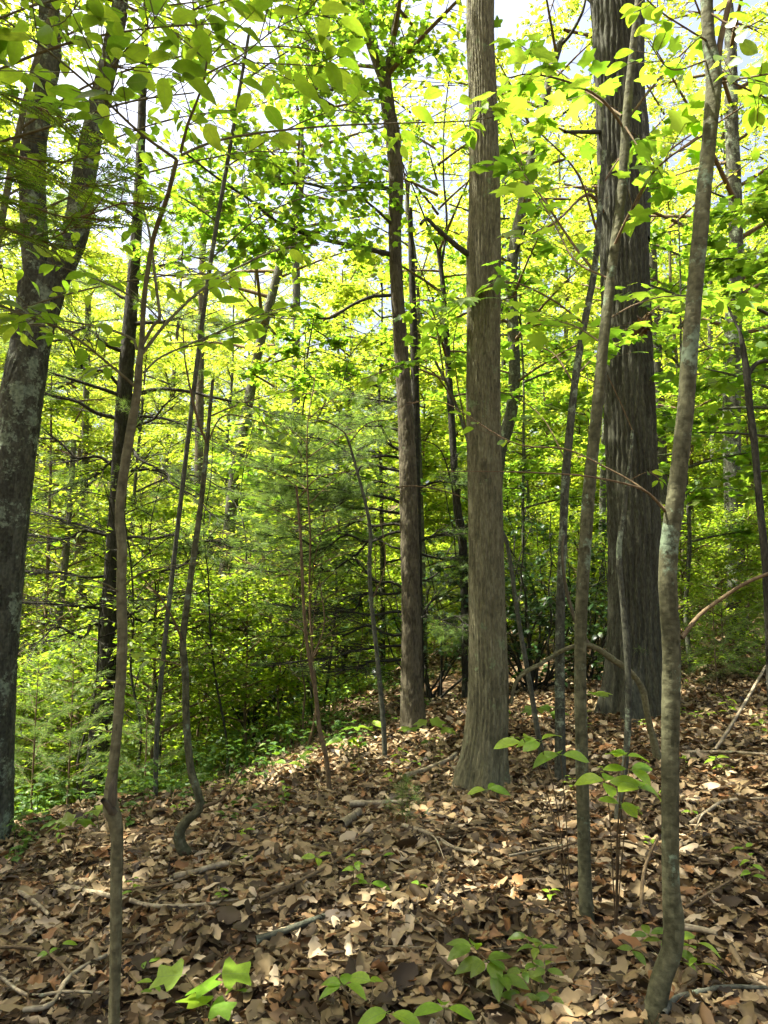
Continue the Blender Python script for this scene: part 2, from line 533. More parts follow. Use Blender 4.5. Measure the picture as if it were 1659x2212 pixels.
M['deadwood'] = bark_mat('dead_branch_bark', (0.105, 0.087, 0.052), (0.210, 0.173, 0.104), (0.357, 0.306, 0.192), 40, .6, (0.273, 0.296, 0.176), .60, .4)


def ground_mat():
    m, n, l = nodes('forest_floor')
    tc = n.new('ShaderNodeTexCoord')
    v = n.new('ShaderNodeTexVoronoi'); v.inputs['Scale'].default_value = 11; l.new(tc.outputs['Object'], v.inputs['Vector'])
    n1 = n.new('ShaderNodeTexNoise'); n1.inputs['Scale'].default_value = 3; n1.inputs['Detail'].default_value = 6; l.new(tc.outputs['Object'], n1.inputs['Vector'])
    rp = ramp(n, [(0, (.025, .016, .009)), (.4, (.06, .04, .02)), (.75, (.12, .08, .042)), (1, (.2, .14, .085))])
    sx = n.new('ShaderNodeSeparateColor'); l.new(v.outputs['Color'], sx.inputs[0])
    mm = n.new('ShaderNodeMath'); mm.operation = 'MULTIPLY'; l.new(sx.outputs[0], mm.inputs[0]); l.new(n1.outputs['Fac'], mm.inputs[1])
    m2 = n.new('ShaderNodeMath'); m2.operation = 'MULTIPLY'; m2.inputs[1].default_value = 1.7; l.new(mm.outputs[0], m2.inputs[0])
    l.new(m2.outputs[0], rp.inputs[0])
    p = n.new('ShaderNodeBsdfPrincipled'); p.inputs['Roughness'].default_value = .95; p.inputs['Specular IOR Level'].default_value = .1
    l.new(rp.outputs[0], p.inputs['Base Color'])
    b = n.new('ShaderNodeBump'); b.inputs['Strength'].default_value = .8; b.inputs['Distance'].default_value = .04
    l.new(v.outputs['Distance'], b.inputs['Height']); l.new(b.outputs[0], p.inputs['Normal'])
    o = n.new('ShaderNodeOutputMaterial'); l.new(p.outputs[0], o.inputs[0])
    return m


# ------------------------------------------------------------------ ground sheet
def grid_axis(c, fine, far, nf, nfar):
    a = np.linspace(-fine, fine, nf)
    k = np.linspace(0, 1, nfar)[1:] ** 2.2
    return c + np.concatenate([-(fine + (far - fine) * k)[::-1], a, fine + (far - fine) * k])


gx = grid_axis(0, 12, 420, 121, 40); gy = grid_axis(9, 12, 420, 121, 40)
GX, GY = np.meshgrid(gx, gy)
GZ = hgt(GX, GY)
mb = MB()
V = np.stack([GX, GY, GZ], -1).reshape(-1, 3)
nx, ny = len(gx), len(gy)
i, j = np.meshgrid(np.arange(ny - 1), np.arange(nx - 1), indexing='ij')
mb.add(V, Q=np.stack([i * nx + j, i * nx + j + 1, (i + 1) * nx + j + 1, (i + 1) * nx + j], -1).reshape(-1, 4))
ground = mb.obj('ground', ground_mat(), smooth=True)
ground['kind'] = 'structure'
ground['label'] = 'hillside forest floor under brown leaf litter'


# ------------------------------------------------------------------ fallen leaves
def dead_protos(n, k, half=2):
    """withered blades: lobed outline, rolled across and buckled along the midrib; half = strips on each side of the midrib"""
    out = []
    for i in range(k):
        oak_like = i % 3 != 2
        nl = random.choice([2.4, 3.0, 3.4]); lob = random.uniform(.35, .62) if oak_like else random.uniform(0, .25)
        ph = random.random() * 6; wd = random.uniform(.28, .40)
        roll = random.choice([-1, 1, 1, 1]) * (random.uniform(.6, 2.6) if i % 4 else random.uniform(3, 5)); buck = random.uniform(-1.7, 1.7); fo = random.uniform(-.1, .45)
        if abs(buck) < .15:
            buck = .15
        skew = random.uniform(-.8, .8)
        t = np.linspace(0, 1, n); V = []
        for q in range(n):
            base = max(0.02, math.sin(math.pi * min(.985, t[q] * .97 + .015))) ** .6
            ed = {}
            for sgn in (-1, 1):
                ed[sgn] = wd * base * (1 - lob * (.5 + .5 * math.cos(2 * math.pi * nl * t[q] + ph + sgn * .7))) * random.uniform(.75, 1.15)
            yy = math.sin(buck * (t[q] - .5)) / buck; zz = (1 - math.cos(buck * (t[q] - .5))) / buck
            for c in range(-half, half + 1):
                wv = abs(c) / half * ed[1 if c > 0 else -1] if c else 0
                rl = roll * (1 + skew * (c / half) * .5)
                a = rl * wv * 1.5
                V.append((math.copysign(math.sin(a) / (rl * 1.5), c) if c else random.gauss(0, .015), yy + random.gauss(0, .012), zz + fo * wv + (1 - math.cos(a)) / (rl * 1.5)))
        V = np.array(V); V[:, 2] += rng.normal(0, .014, len(V)); V[:, 2] -= V[:, 2].mean()
        Q = []; m = 2 * half + 1
        for q in range(n - 1):
            for c in range(2 * half):
                o_ = q * m + c
                Q.append((o_, o_ + 1, o_ + m + 1, o_ + m))
        out.append((V, None, np.array(Q)))
    return out


NEAR_DEAD = dead_protos(8, 24)
FAR_DEAD = dead_protos(5, 18, 1)
BITS = dead_protos(3, 8, 1)


def litter_points(n, y0, y1, margin):
    y = np.sqrt(rng.random(n) * (y1 ** 2 - y0 ** 2) + y0 ** 2)
    x = (rng.random(n) * 2 - 1) * (.60 * y + margin)
    keep = brink_dist(x, y) < 1.2 + 1.2 * rng.random(n)
    return x[keep], y[keep]


lit = MB()
for n, y0, y1, protos, lo, hi in ((12000, 1.0, 5.0, NEAR_DEAD, .05, .14), (25000, 5.0, 10, FAR_DEAD, .06, .13), (9000, 10, 18, FAR_DEAD, .10, .17), (20000, 1.0, 6.5, BITS, .015, .05)):
    x, y = litter_points(n, y0, y1, .9)
    z = hgt(x, y) + .004 + .05 * rng.random(len(x)) ** 1.3
    which = rng.integers(0, len(protos), len(x))
    th = rng.random(len(x)) * 2 * np.pi
    A = np.stack([np.cos(th), np.sin(th), rng.normal(0, .22, len(x)) * (1 + 1.2 * (rng.random(len(x)) < .2))], -1)
    N = np.stack([rng.normal(0, .5, len(x)), rng.normal(0, .5, len(x)), np.where(rng.random(len(x)) < .3, -1., 1.)], -1)
    patch = .5 + .5 * np.sin(1.9 * x + 1.3 * np.sin(2.3 * y)) * np.sin(1.7 * y + .8)
    rr = np.clip(rng.random(len(x)) ** 1.25 * .75 + .25 * patch, 0, .999)
    for k in range(len(protos)):
        s = which == k
        scatter_leaves(lit, np.stack([x, y, z], -1)[s], A[s], N[s], lo + (hi - lo) * rng.random(s.sum()) ** 1.5, protos[k], rr[s])
litter = lit.obj('leaf_litter', M['dead'], ground)
litter['kind'] = 'stuff'

dead_me = []
for p in NEAR_DEAD:
    m_ = MB(); m_.add(p[0], Q=p[2]); dead_me.append(m_.mesh('fallen_leaf_blade', M['dead'], smooth=True))
x, y = litter_points(420, 1.9, 4.6, -.1)
for k in range(min(300, len(x))):
    o = bpy.data.objects.new('fallen_leaf', random.choice(dead_me))
    COL.objects.link(o); o.parent = ground
    o.location = (x[k], y[k], float(hgt(x[k], y[k])) + .03 + .018 * random.random())
    o.rotation_euler = (random.gauss(0, .28), random.gauss(0, .28), random.random() * 6.3)
    s = random.uniform(.08, .135); o.scale = (s, s, s)

# small twigs lying in the litter
tw = MB()
x, y = litter_points(1100, 1.5, 12, .6)
z = hgt(x, y) + .03
th = rng.random(len(x)) * 6.28; ln = rng.uniform(.08, .38, len(x))
P0 = np.stack([x, y, z], -1); D = np.stack([np.cos(th) * ln, np.sin(th) * ln, np.zeros(len(x))], -1)
P1 = P0 + D; P1[:, 2] = hgt(P1[:, 0], P1[:, 1]) + .03 + .03 * rng.random(len(x))
prisms(tw, P0, P1, rng.uniform(.002, .005, len(x)), .0015, rng.random(len(x)).repeat(1)[0])
t = tw.obj('twig_litter', M['deadwood'], ground); t['kind'] = 'stuff'


# ------------------------------------------------------------------ generic growth
def grow(S, E, sag, ntw, tlen, nlf, z_jit=.05, flat=.45, tstart=.22, axis_out=.6):
    """limbs S->E with twigs and leaf positions. Returns limb mid points, twig ends and leaf P, A, N"""
    nL = len(S)
    Mid = (S + E) / 2 + np.stack([np.zeros(nL), np.zeros(nL), sag], -1)
    t = tstart + (1 - tstart) * rng.random((nL, ntw))
    B = ((1 - t) ** 2)[..., None] * S[:, None] + (2 * t * (1 - t))[..., None] * Mid[:, None] + (t ** 2)[..., None] * E[:, None]
    out = unit((E - S) * np.array([1, 1, .35]))
    side = unit(np.cross(out, np.array([0, 0, 1.])))
    sg = np.where(rng.random((nL, ntw)) < .5, -1, 1)
    fw = rng.uniform(.2, 1.0, (nL, ntw))
    d = unit(out[:, None] * fw[..., None] + side[:, None] * (sg * rng.uniform(.4, 1., (nL, ntw)))[..., None] + np.stack([np.zeros((nL, ntw)), np.zeros((nL, ntw)), rng.normal(.02, .18, (nL, ntw))], -1))
    l = (rng.uniform(.4, 1., (nL, ntw)) * (1.15 - .55 * t)) * np.asarray(tlen)[:, None]
    T1 = B + d * l[..., None]
    u = rng.uniform(.15, 1.05, (nL, ntw, nlf))
    P = B[:, :, None] + d[:, :, None] * (l[..., None] * u)[..., None] + rng.normal(0, z_jit, (nL, ntw, nlf, 3)) * np.array([1, 1, .7])
    sd = unit(np.cross(d, np.array([0, 0, 1.])))
    sgn = np.where(rng.random((nL, ntw, nlf)) < .5, -1, 1)
    A = d[:, :, None] * axis_out + sd[:, :, None] * (sgn * rng.uniform(.3, 1., (nL, ntw, nlf)))[..., None] + rng.normal(0, .2, (nL, ntw, nlf, 3)) + np.array([0, 0, -.18])
    N = np.array([0, 0, 1.]) + rng.normal(0, flat, (nL, ntw, nlf, 3))
    return Mid, B.reshape(-1, 3), T1.reshape(-1, 3), P.reshape(-1, 3), A.reshape(-1, 3), N.reshape(-1, 3)


def curve3(S, Mid, E, n=6):
    t = np.linspace(0, 1, n)[:, None]
    return (1 - t) ** 2 * S + 2 * t * (1 - t) * Mid + t ** 2 * E


def limb_set(trunk, zlo, zhi, nL, Rfun, rise=.25, azim=None):
    """limb start and end points around a trunk path (rows x,y,z,r)"""
    z = zlo + (zhi - zlo) * (np.arange(nL) + rng.random(nL)) / nL
    az = (np.arange(nL) * 2.39996 + rng.normal(0, .4, nL)) if azim is None else rng.uniform(azim[0], azim[1], nL)
    Rr = np.array([Rfun((zz - zlo) / (zhi - zlo)) for zz in z]) * rng.uniform(.65, 1.1, nL)
    sx = np.interp(z, trunk[:, 2], trunk[:, 0]); sy = np.interp(z, trunk[:, 2], trunk[:, 1])
    S = np.stack([sx, sy, z], -1)
    E = S + np.stack([np.cos(az) * Rr, np.sin(az) * Rr, Rr * rise * rng.uniform(.3, 1.6, nL)], -1)
    return S, E, Rr


def crown_parts(root, trunk, zlo, zhi, nL, Rfun, ntw, nlf, size, leafmat, proto, barkmat, rise=.3, sag=.08, tl=.28, z_jit=.07, rl=.012, flat=.45, azim=None):
    S, E, Rr = limb_set(trunk, zlo, zhi, nL, Rfun, rise, azim)
    Mid, B, T1, P, A, N = grow(S, E, sag * Rr, ntw, tl * Rr + .12, nlf, z_jit, flat)
    mb = MB()
    for k in range(nL):
        C = curve3(S[k], Mid[k], E[k]); n = len(C)
        V, Q = tube_vq(C, np.linspace(rl * Rr[k] + .004, .003, n), 5)
        mb.add(V, Q=Q)
    prisms(mb, B, T1, .0035 + .001 * Rr.max(), .002)
    mb.obj('limbs', barkmat, root)
    lm = MB()
    sz = rng.uniform(.7, 1.15, len(P)) * size
    scatter_leaves(lm, P, A, N, sz, proto)
    c = lm.obj('crown', leafmat, root)
    return c


def pixel_path(pts, d):
    """(px, py, width px[, depth]) rows -> x,y,z,radius"""
    out = []
    for p in pts:
        dd = p[3] if len(p) > 3 else d
        q = at(p[0], p[1], dd)
        out.append((*q, p[2] / 2 * mpp(p[0], p[1], dd)))
    return np.array(out)


def sunk(path, depth=.25):
    """carry a trunk down into the ground, following its lowest segment"""
    a, b = path[0], path[1]
    gz = float(hgt(a[0], a[1]))
    base = a.copy(); base[2] = gz - depth
    if a[2] < gz - depth + .05:
        path = path.copy(); path[0, 2] = gz - depth
        return path
    return np.vstack([base, path])


def add_branch(root, pts, w0, w1, mat, d=None, ns=6, ds=.05, name='branch', twigs=0, tl=.25, mb=None, jit=.0):
    """pts: (px, py, depth) rows; widths in pixels"""
    P = np.array([at(*p) for p in pts])
    m0 = mpp(*pts[0]); m1 = mpp(*pts[-1])
    own = mb is None
    mb = mb or MB()
    C = limb(mb, P, w0 / 2 * m0, w1 / 2 * m1, ds, ns, jit)
    if twigs:
        n = len(C)
        idx = rng.integers(int(n * .15), n, twigs)
        tan = unit(np.gradient(C, axis=0))[idx]
        sd = rng.normal(0, 1, (twigs, 3)) * np.array([1, 1, .35])
        dd = unit(tan * rng.uniform(.3, 1, (twigs, 1)) + unit(sd) * .9)
        L = rng.uniform(.4, 1.3, twigs) * tl
        E = C[idx] + dd * L[:, None]
        prisms(mb, C[idx], E, .0035, .002)
        # second order
        k2 = twigs * 2
        ii = rng.integers(0, twigs, k2); u = rng.uniform(.2, .9, k2)[:, None]
        B2 = C[idx][ii] * (1 - u) + E[ii] * u
        d2 = unit(dd[ii] + rng.normal(0, .7, (k2, 3)) * np.array([1, 1, .5]))
        prisms(mb, B2, B2 + d2 * (rng.uniform(.2, .6, k2) * tl)[:, None], .0025, .0015)
    if own:
        mb.obj(name, mat, root, smooth=True)
    return C


def put_leaf(root, meshes, pos, axis, normal, size):
    a = Vector(axis).normalized(); n = Vector(normal); n = (n - a * n.dot(a)).normalized(); s = a.cross(n)
    m = Matrix(((s.x, a.x, n.x, 0), (s.y, a.y, n.y, 0), (s.z, a.z, n.z, 0), (0, 0, 0, 1)))
    o = bpy.data.objects.new('leaf', random.choice(meshes))
    COL.objects.link(o); o.parent = root
    o.matrix_local = Matrix.Translation(Vector([float(c) for c in pos]) - root.location) @ m @ Matrix.Scale(size, 4)
    return o


def leaves_on(root, meshes, C, n, size, twmb, t0=.15, reach=.22, flat=.35, droop=.25, up=(0, 0, 1)):
    """single leaf objects on short twigs along a branch curve C"""
    T = unit(np.gradient(C, axis=0)); m = len(C)
    k = 0
    side = 1
    while k < n:
        i = int((t0 + (1 - t0) * random.random() ** .8) * (m - 1))
        side = -side
        tn = T[i]; sd = unit(np.cross(tn, np.array([0, 0, 1.])) + 1e-4)
        d = unit(tn * random.uniform(.3, .9) + sd * side * random.uniform(.5, 1.) + np.array([0, 0, random.gauss(.0, .2)]))
        L = random.uniform(.15, 1.0) * reach
        e = C[i] + d * L
        prisms(twmb, C[i][None], e[None], .0022, .0014)
        nl = min(random.choice([1, 2, 3, 3]), n - k)
        for q in range(nl):
            p = C[i] + d * L * (1 - .33 * q)
            ls = (-1) ** q
            s2 = unit(np.cross(d, np.array([0, 0, 1.])) + 1e-4)
            ax = d * (1.0 if q == 0 else .5) + s2 * ls * (random.uniform(0, .3) if q == 0 else random.uniform(.6, 1)) + np.array([0, 0, -droop * random.uniform(.2, 1.8)])
            nn = np.array(up) + rng.normal(0, flat, 3)
            put_leaf(root, meshes, p, ax, nn, size * random.uniform(.65, 1.15))
            k += 1


def needles(mb, P, D, per, ln, wd=.0016, spread=.55):
    """tufts of long needles at P pointing along D"""
    n = len(P)
    dd = unit(np.repeat(unit(D), per, 0) + rng.normal(0, spread, (n * per, 3)))
    b = np.repeat(P, per, 0) + rng.normal(0, .012, (n * per, 3))
    e = b + dd * (ln * rng.uniform(.7, 1.15, n * per))[:, None]
    e[:, 2] -= ln * .12
    s = unit(np.cross(dd, rng.normal(0, 1, (n * per, 3)))) * wd
    V = np.stack([b - s, b + s, e], 1).reshape(-1, 3)
    mb.add(V, T=np.arange(n * per * 3).reshape(-1, 3), r=np.repeat(rng.random(n), per))


ML = {k: live_leaf_meshes(k, M[m_]) for k, m_ in (('beech', 'beech'), ('maple', 'maple'), ('round', 'beech'), ('long', 'seed'), ('tulip', 'seed'))}
ML['seedround'] = live_leaf_meshes('beech', M['seed'])
ML['magnolia'] = live_leaf_meshes('round', M['seed'])

# ================================================================== the big trunks
dome = lambda R0: (lambda f: R0 * math.sqrt(max(.05, 1 - (f * 1.1 - .35) ** 2 * 1.4)))


def with_top(path, height, lean=(0, 0)):
    a = path[-1].copy(); z0 = a[2]
    out = [path]
    for f in (.35, .7, 1.0):
        q = a.copy(); q[2] = z0 + (height - z0) * f; q[0] += lean[0] * f; q[1] += lean[1] * f; q[3] = a[3] * (1 - .75 * f)
        out.append(q[None])
    return np.vstack(out)


# pale flaky-barked oak in the middle
b = ghit(1045, 1700); d = b[1]
oak = thing('oak_tree', 'pale flaky-barked oak with flared base standing alone in the leaf litter', 'tree', b)
pp = sunk(pixel_path([(1040, 1690, 98), (1047, 1620, 90), (1055, 1500, 86), (1051, 1300, 78), (1048, 1100, 72), (1045, 900, 69), (1045, 700, 67), (1044, 560, 70), (1046, 400, 64), (1043, 200, 60), (1038, 0, 57)], d))
pp = with_top(pp, 15.5, (.3, .3))
m_ = MB(); oakP = trunk_mesh(m_, pp[:-2], 130, .022, .013, .026, .15, .14, 5, 3, .035, .25, True)
oakP = np.vstack([oakP, trunk_mesh(m_, pp[-3:], 28, .12, .01, .05, .2)]); m_.obj('trunk', M['oak'], oak, smooth=True)
add_branch(oak, [(1020, 556, d), (985, 530, d - .1), (940, 490, d - .2), (922, 472, d - .2), (909, 484, d - .25)], 15, 7, M['darkoak'], ns=8)
crown_parts(oak, oakP, 9.0, 15.5, 26, dome(3.6), 16, 9, .12, M['far'], L_FAR, M['twig'])

# furrowed oak beside the arching dead branch
b = ghit(1376, 1540); d = b[1]; d2 = d
oak2 = thing('oak_tree', 'thick dark oak with deep furrowed bark behind the arched dead branch', 'tree', b)
pp = sunk(pixel_path([(1378, 1535, 118), (1376, 1450, 112), (1374, 1300, 110), (1368, 1100, 106), (1361, 900, 102), (1353, 700, 96), (1346, 500, 93), (1338, 300, 90), (1328, 100, 88), (1322, 0, 85)], d))
pp = with_top(pp, 17, (-.3, .4))
m_ = MB(); oak2P = trunk_mesh(m_, pp[:-2], 190, .034, .03, .055, .42, .16, 6, 8, .02, .26, True)
oak2P = np.vstack([oak2P, trunk_mesh(m_, pp[-3:], 28, .12, .01, .05, .2)]); m_.obj('trunk', M['darkoak'], oak2, smooth=True)
add_branch(oak2, [(1385, 520, d), (1388, 400, d + .3), (1385, 280, d + .5), (1376, 180, d + .6), (1378, 0, d + .8)], 38, 30, M['darkoak'], ns=12)
add_branch(oak2, [(1300, 285, d), (1262, 285, d - .3), (1220, 285, d - .5)], 12, 8, M['darkoak'])
add_branch(oak2, [(1310, 470, d), (1270, 420, d - .3), (1200, 480, d - .6), (1150, 505, d - 1)], 9, 3, M['twig'], twigs=10)
crown_parts(oak2, oak2P, 10, 17, 28, dome(4.2), 16, 9, .12, M['far'], L_FAR, M['twig'])

# plated trunk left of the pale oak, with a fork and long limbs
b = ghit(893, 1578); d = b[1]
hk = thing('forked_tree', 'reddish plated trunk forking high up, bare limbs reaching over the valley', 'tree', b)
pp = sunk(pixel_path([(893, 1570, 56), (890, 1450, 46), (888, 1300, 40), (884, 1150, 38), (881, 1000, 36), (873, 850, 32), (866, 750, 31), (857, 620, 27), (853, 500, 27), (856, 400, 30), (850, 310, 30), (838, 230, 28), (832, 175, 26)], d))
m_ = MB(); hkP = trunk_mesh(m_, pp, 56, .03, .009, .035, .14, .05, 5, 5)
m_.obj('trunk', M['hick'], hk, smooth=True)
m_ = MB(); q = trunk_mesh(m_, with_top(pixel_path([(833, 180, 22), (815, 130, 24), (795, 70, 22), (775, 0, 20)], d), 12, (-.6, .3)), 30, .05, .007, .04, .15, 0, 5, 6); m_.obj('limb', M['hick'], hk, smooth=True)
q2 = q
m_ = MB(); q = trunk_mesh(m_, with_top(pixel_path([(833, 180, 18), (845, 110, 14), (858, 30, 13), (866, -30, 12)], d), 12, (.5, .4)), 24, .05, .005, .04, .15, 0, 5, 7); m_.obj('limb', M['hick'], hk, smooth=True)
for pts, w0, w1, tw_ in (
        ([(845, 550, d), (780, 535, d - .2), (680, 512, d - .5), (600, 480, d - .8), (540, 432, d - 1.1), (470, 385, d - 1.5), (400, 330, d - 1.9)], 11, 4, 14),
        ([(842, 638, d), (800, 642, d - .2), (755, 662, d - .3), (720, 685, d - .4), (690, 688, d - .5)], 9, 5, 0),
        ([(852, 490, d), (815, 455, d - .2), (787, 432, d - .3)], 8, 5, 0),
        ([(846, 408, d), (790, 404, d - .2), (720, 408, d - .4), (650, 395, d - .7), (560, 400, d - 1.2)], 10, 3, 10),
        ([(828, 194, d), (770, 190, d - .3), (700, 195, d - .6), (660, 185, d - .9)], 9, 4, 8),
        ([(720, 230, d - .6), (680, 205, d - .8), (660, 195, d - .9)], 8, 4, 4),
        ([(780, 90, d), (735, 50, d - .2), (690, 30, d - .4)], 9, 4, 6),
        ([(735, 50, d - .2), (700, 75, d - .3), (675, 85, d - .4)], 7, 4, 0)):
    add_branch(hk, pts, w0, w1, M['darkoak'], twigs=tw_, tl=.45)
# its leaves hang from the long limbs and the fork
Sx = np.array([at(*p) for p in [(680, 512, d - .5), (600, 480, d - .8), (520, 420, d - 1.2), (700, 400, d - .5), (620, 398, d - .9), (720, 190, d - .5), (660, 190, d - .9), (690, 80, d - .4), (690, 30, d - .4), (800, 80, d), (775, 10, d), (560, 440, d - 1), (640, 395, d - .8), (835, 170, d), (850, 90, d)]])
Sx = np.repeat(Sx, 6, 0)
Ex = Sx + rng.normal(0, 1, Sx.shape) * np.array([.8, .7, .4]) + np.array([-.15, -.1, -.05])
Mid, B, T1, P, A, N = grow(Sx, Ex, np.zeros(len(Sx)), 7, np.full(len(Sx), .4), 6, .06)
m_ = MB(); prisms(m_, Sx, Ex, .006, .003); prisms(m_, B, T1, .0035, .002); m_.obj('twigs', M['twig'], hk)
m_ = MB(); scatter_leaves(m_, P, A, N, rng.uniform(.07, .11, len(P)), L_MAPLE_MID); m_.obj('crown', M['maple'], hk)

crown_parts(hk, q, 7.6, 12, 14, dome(2.4), 12, 8, .11, M['far'], L_FAR, M['twig'])

# lichen-covered tree at the edge, forking into two stems
d = 5.6
pp = pixel_path([(-22, 1720, 92), (-12, 1500, 86), (0, 1300, 84), (22, 1050, 82), (48, 850, 82), (72, 720, 78), (88, 640, 92), (92, 600, 88)], d)
b = pp[0, :3].copy(); b[2] = hgt(b[0], b[1])
lt = thing('forked_tree', 'lichen-spotted grey trunk forking into two thick stems beside the hemlock bough', 'tree', b)
pp = sunk(pp)
m_ = MB(); ltP = trunk_mesh(m_, pp, 72, .028, .010, .05, .2, .06, 5, 9); m_.obj('trunk', M['lich'], lt, smooth=True)
m_ = MB(); q = trunk_mesh(m_, with_top(pixel_path([(88, 640, 66), (76, 540, 56), (72, 460, 54), (72, 330, 50), (95, 200, 42), (110, 120, 40), (107, 0, 38)], d), 12, (-.2, .4)), 48, .04, .008, .05, .2, 0, 5, 10); m_.obj('limb', M['lich'], lt, smooth=True)
crown_parts(lt, q, 6.6, 12, 18, dome(2.6), 14, 8, .11, M['under'], L_FAR, M['twig'])
m_ = MB(); q = trunk_mesh(m_, with_top(pixel_path([(105, 630, 60), (135, 565, 58), (165, 490, 52), (184, 370, 46), (208, 250, 40), (232, 150, 36), (258, 20, 32), (265, -30, 30)], d), 11, (.6, .4)), 48, .04, .008, .05, .2, 0, 5, 11); m_.obj('limb', M['lich'], lt, smooth=True)
crown_parts(lt, q, 6.8, 11, 16, dome(2.4), 14, 8, .11, M['under'], L_FAR, M['twig'])

# leaning grey tree beyond the pine
b = ghit(468, 1500); d = 13.0


def plain_tree(name, label, pts, d, mat, crown=None, group=None, ns=20, amp=.006, base_extra=None, smooth=True, cat='tree', top=None, seed=1, flare=.02):
    pp = pixel_path(pts, d)
    b = pp[0, :3].copy(); b[2] = hgt(b[0], b[1])
    r = thing(name, label, cat, b, group)
    if pp[0, 2] > b[2]:                    # carry the stem down to its foot on the slope
        foot = pp[0].copy(); foot[2] = b[2] - .15; foot[3] *= 1.15
        foot[0] -= (pp[1, 0] - pp[0, 0]) / max(.3, pp[1, 2] - pp[0, 2]) * (pp[0, 2] - b[2]) * .5
        r.location.x = foot[0]
        pp = np.vstack([foot, pp])
    else:
        pp = sunk(pp)
    if top:
        pp = with_top(pp, top)
    m_ = MB(); P = trunk_mesh(m_, pp, ns, .06, amp, .03, .15, flare, 4, seed)
    m_.obj('trunk', mat, r, smooth=smooth)
    return r, P


r, P = plain_tree('slender_tree', 'leaning grey trunk beyond the crooked sapling, shaded stripe halfway up', [(462, 1480, 30), (472, 1380, 29), (482, 1280, 28), (495, 1150, 26), (508, 1030, 25), (535, 880, 22), (562, 740, 20), (592, 620, 18), (625, 500, 16), (650, 400, 14)], 13, M['grey'], top=12)
crown_parts(r, P, 5.5, 12, 20, dome(3.2), 12, 8, .11, M['far'], L_FAR, M['twig'])
r, P = plain_tree('slender_tree', 'thin dark trunk between the plated trunk and the pale oak', [(1006, 1440, 18), (1002, 1250, 17), (998, 1160, 19), (987, 1090, 17), (980, 980, 15), (972, 850, 14), (965, 740, 13), (957, 620, 11), (947, 540, 9)], 9.6, M['pine'], seed=4)
mbx = MB()
for pts, w0, w1 in (([(948, 545, 9.6), (925, 490, 9.4), (890, 400, 9.2), (860, 330, 9)], 5, 2), ([(953, 580, 9.6), (965, 480, 9.6), (958, 380, 9.6), (960, 260, 9.6), (975, 130, 9.6)], 6, 2), ([(966, 750, 9.6), (940, 660, 9.2), (900, 560, 9)], 4, 2), ([(1003, 1200, 9.6), (960, 990, 9.0), (900, 945, 8.6)], 5, 2)):
    add_branch(r, pts, w0, w1, M['pine'], twigs=8, tl=.4)
crown_parts(r, np.vstack([P, P[-1:] + np.array([[0, 0, 2.2, 0]])]), 4.0, 8.0, 18, lambda f: 1.5, 9, 6, .10, M['maple'], L_MAPLE_MID, M['twig'])
r, P = plain_tree('slender_tree', 'snaking grey trunk leaning out behind the pale oak', [(1075, 1010, 30), (1090, 945, 28), (1106, 880, 26), (1111, 800, 25), (1107, 690, 24), (1105, 580, 23), (1116, 510, 25), (1130, 430, 20), (1146, 345, 19), (1163, 275, 19), (1185, 180, 18), (1204, 110, 16), (1216, 85, 12)], 10.5, M['grey'], seed=6)
add_branch(r, [(1106, 570, 10.5), (1120, 530, 10.4), (1137, 490, 10.3), (1130, 450, 10.3)], 9, 4, M['pine'])
add_branch(r, [(1165, 270, 10.5), (1210, 250, 10.3), (1260, 210, 10)], 7, 3, M['pine'], twigs=10, tl=.5)
add_branch(r, [(1205, 105, 10.5), (1235, 70, 10.4), (1260, 20, 10.3), (1270, -40, 10.2)], 8, 4, M['pine'], twigs=10, tl=.5)
crown_parts(r, np.vstack([P, P[-1:] + np.array([[.4, 0, 2.5, 0]])]), 4.5, 10.5, 22, lambda f: 2.0, 10, 7, .105, M['far'], L_MAPLE_MID, M['twig'])
r, P = plain_tree('slender_tree', 'pale lichened trunk beside the twisted dark stem, small pines at its foot', [(1592, 1330, 42), (1588, 1200, 40), (1582, 1000, 36), (1580, 850, 35), (1584, 700, 34), (1590, 560, 30), (1586, 400, 28), (1580, 250, 26), (1578, 100, 24)], 11.5, M['lich'], top=14, seed=3)
crown_parts(r, P, 5.5, 14, 24, dome(3.4), 13, 8, .115, M['far'], L_FAR, M['twig'])


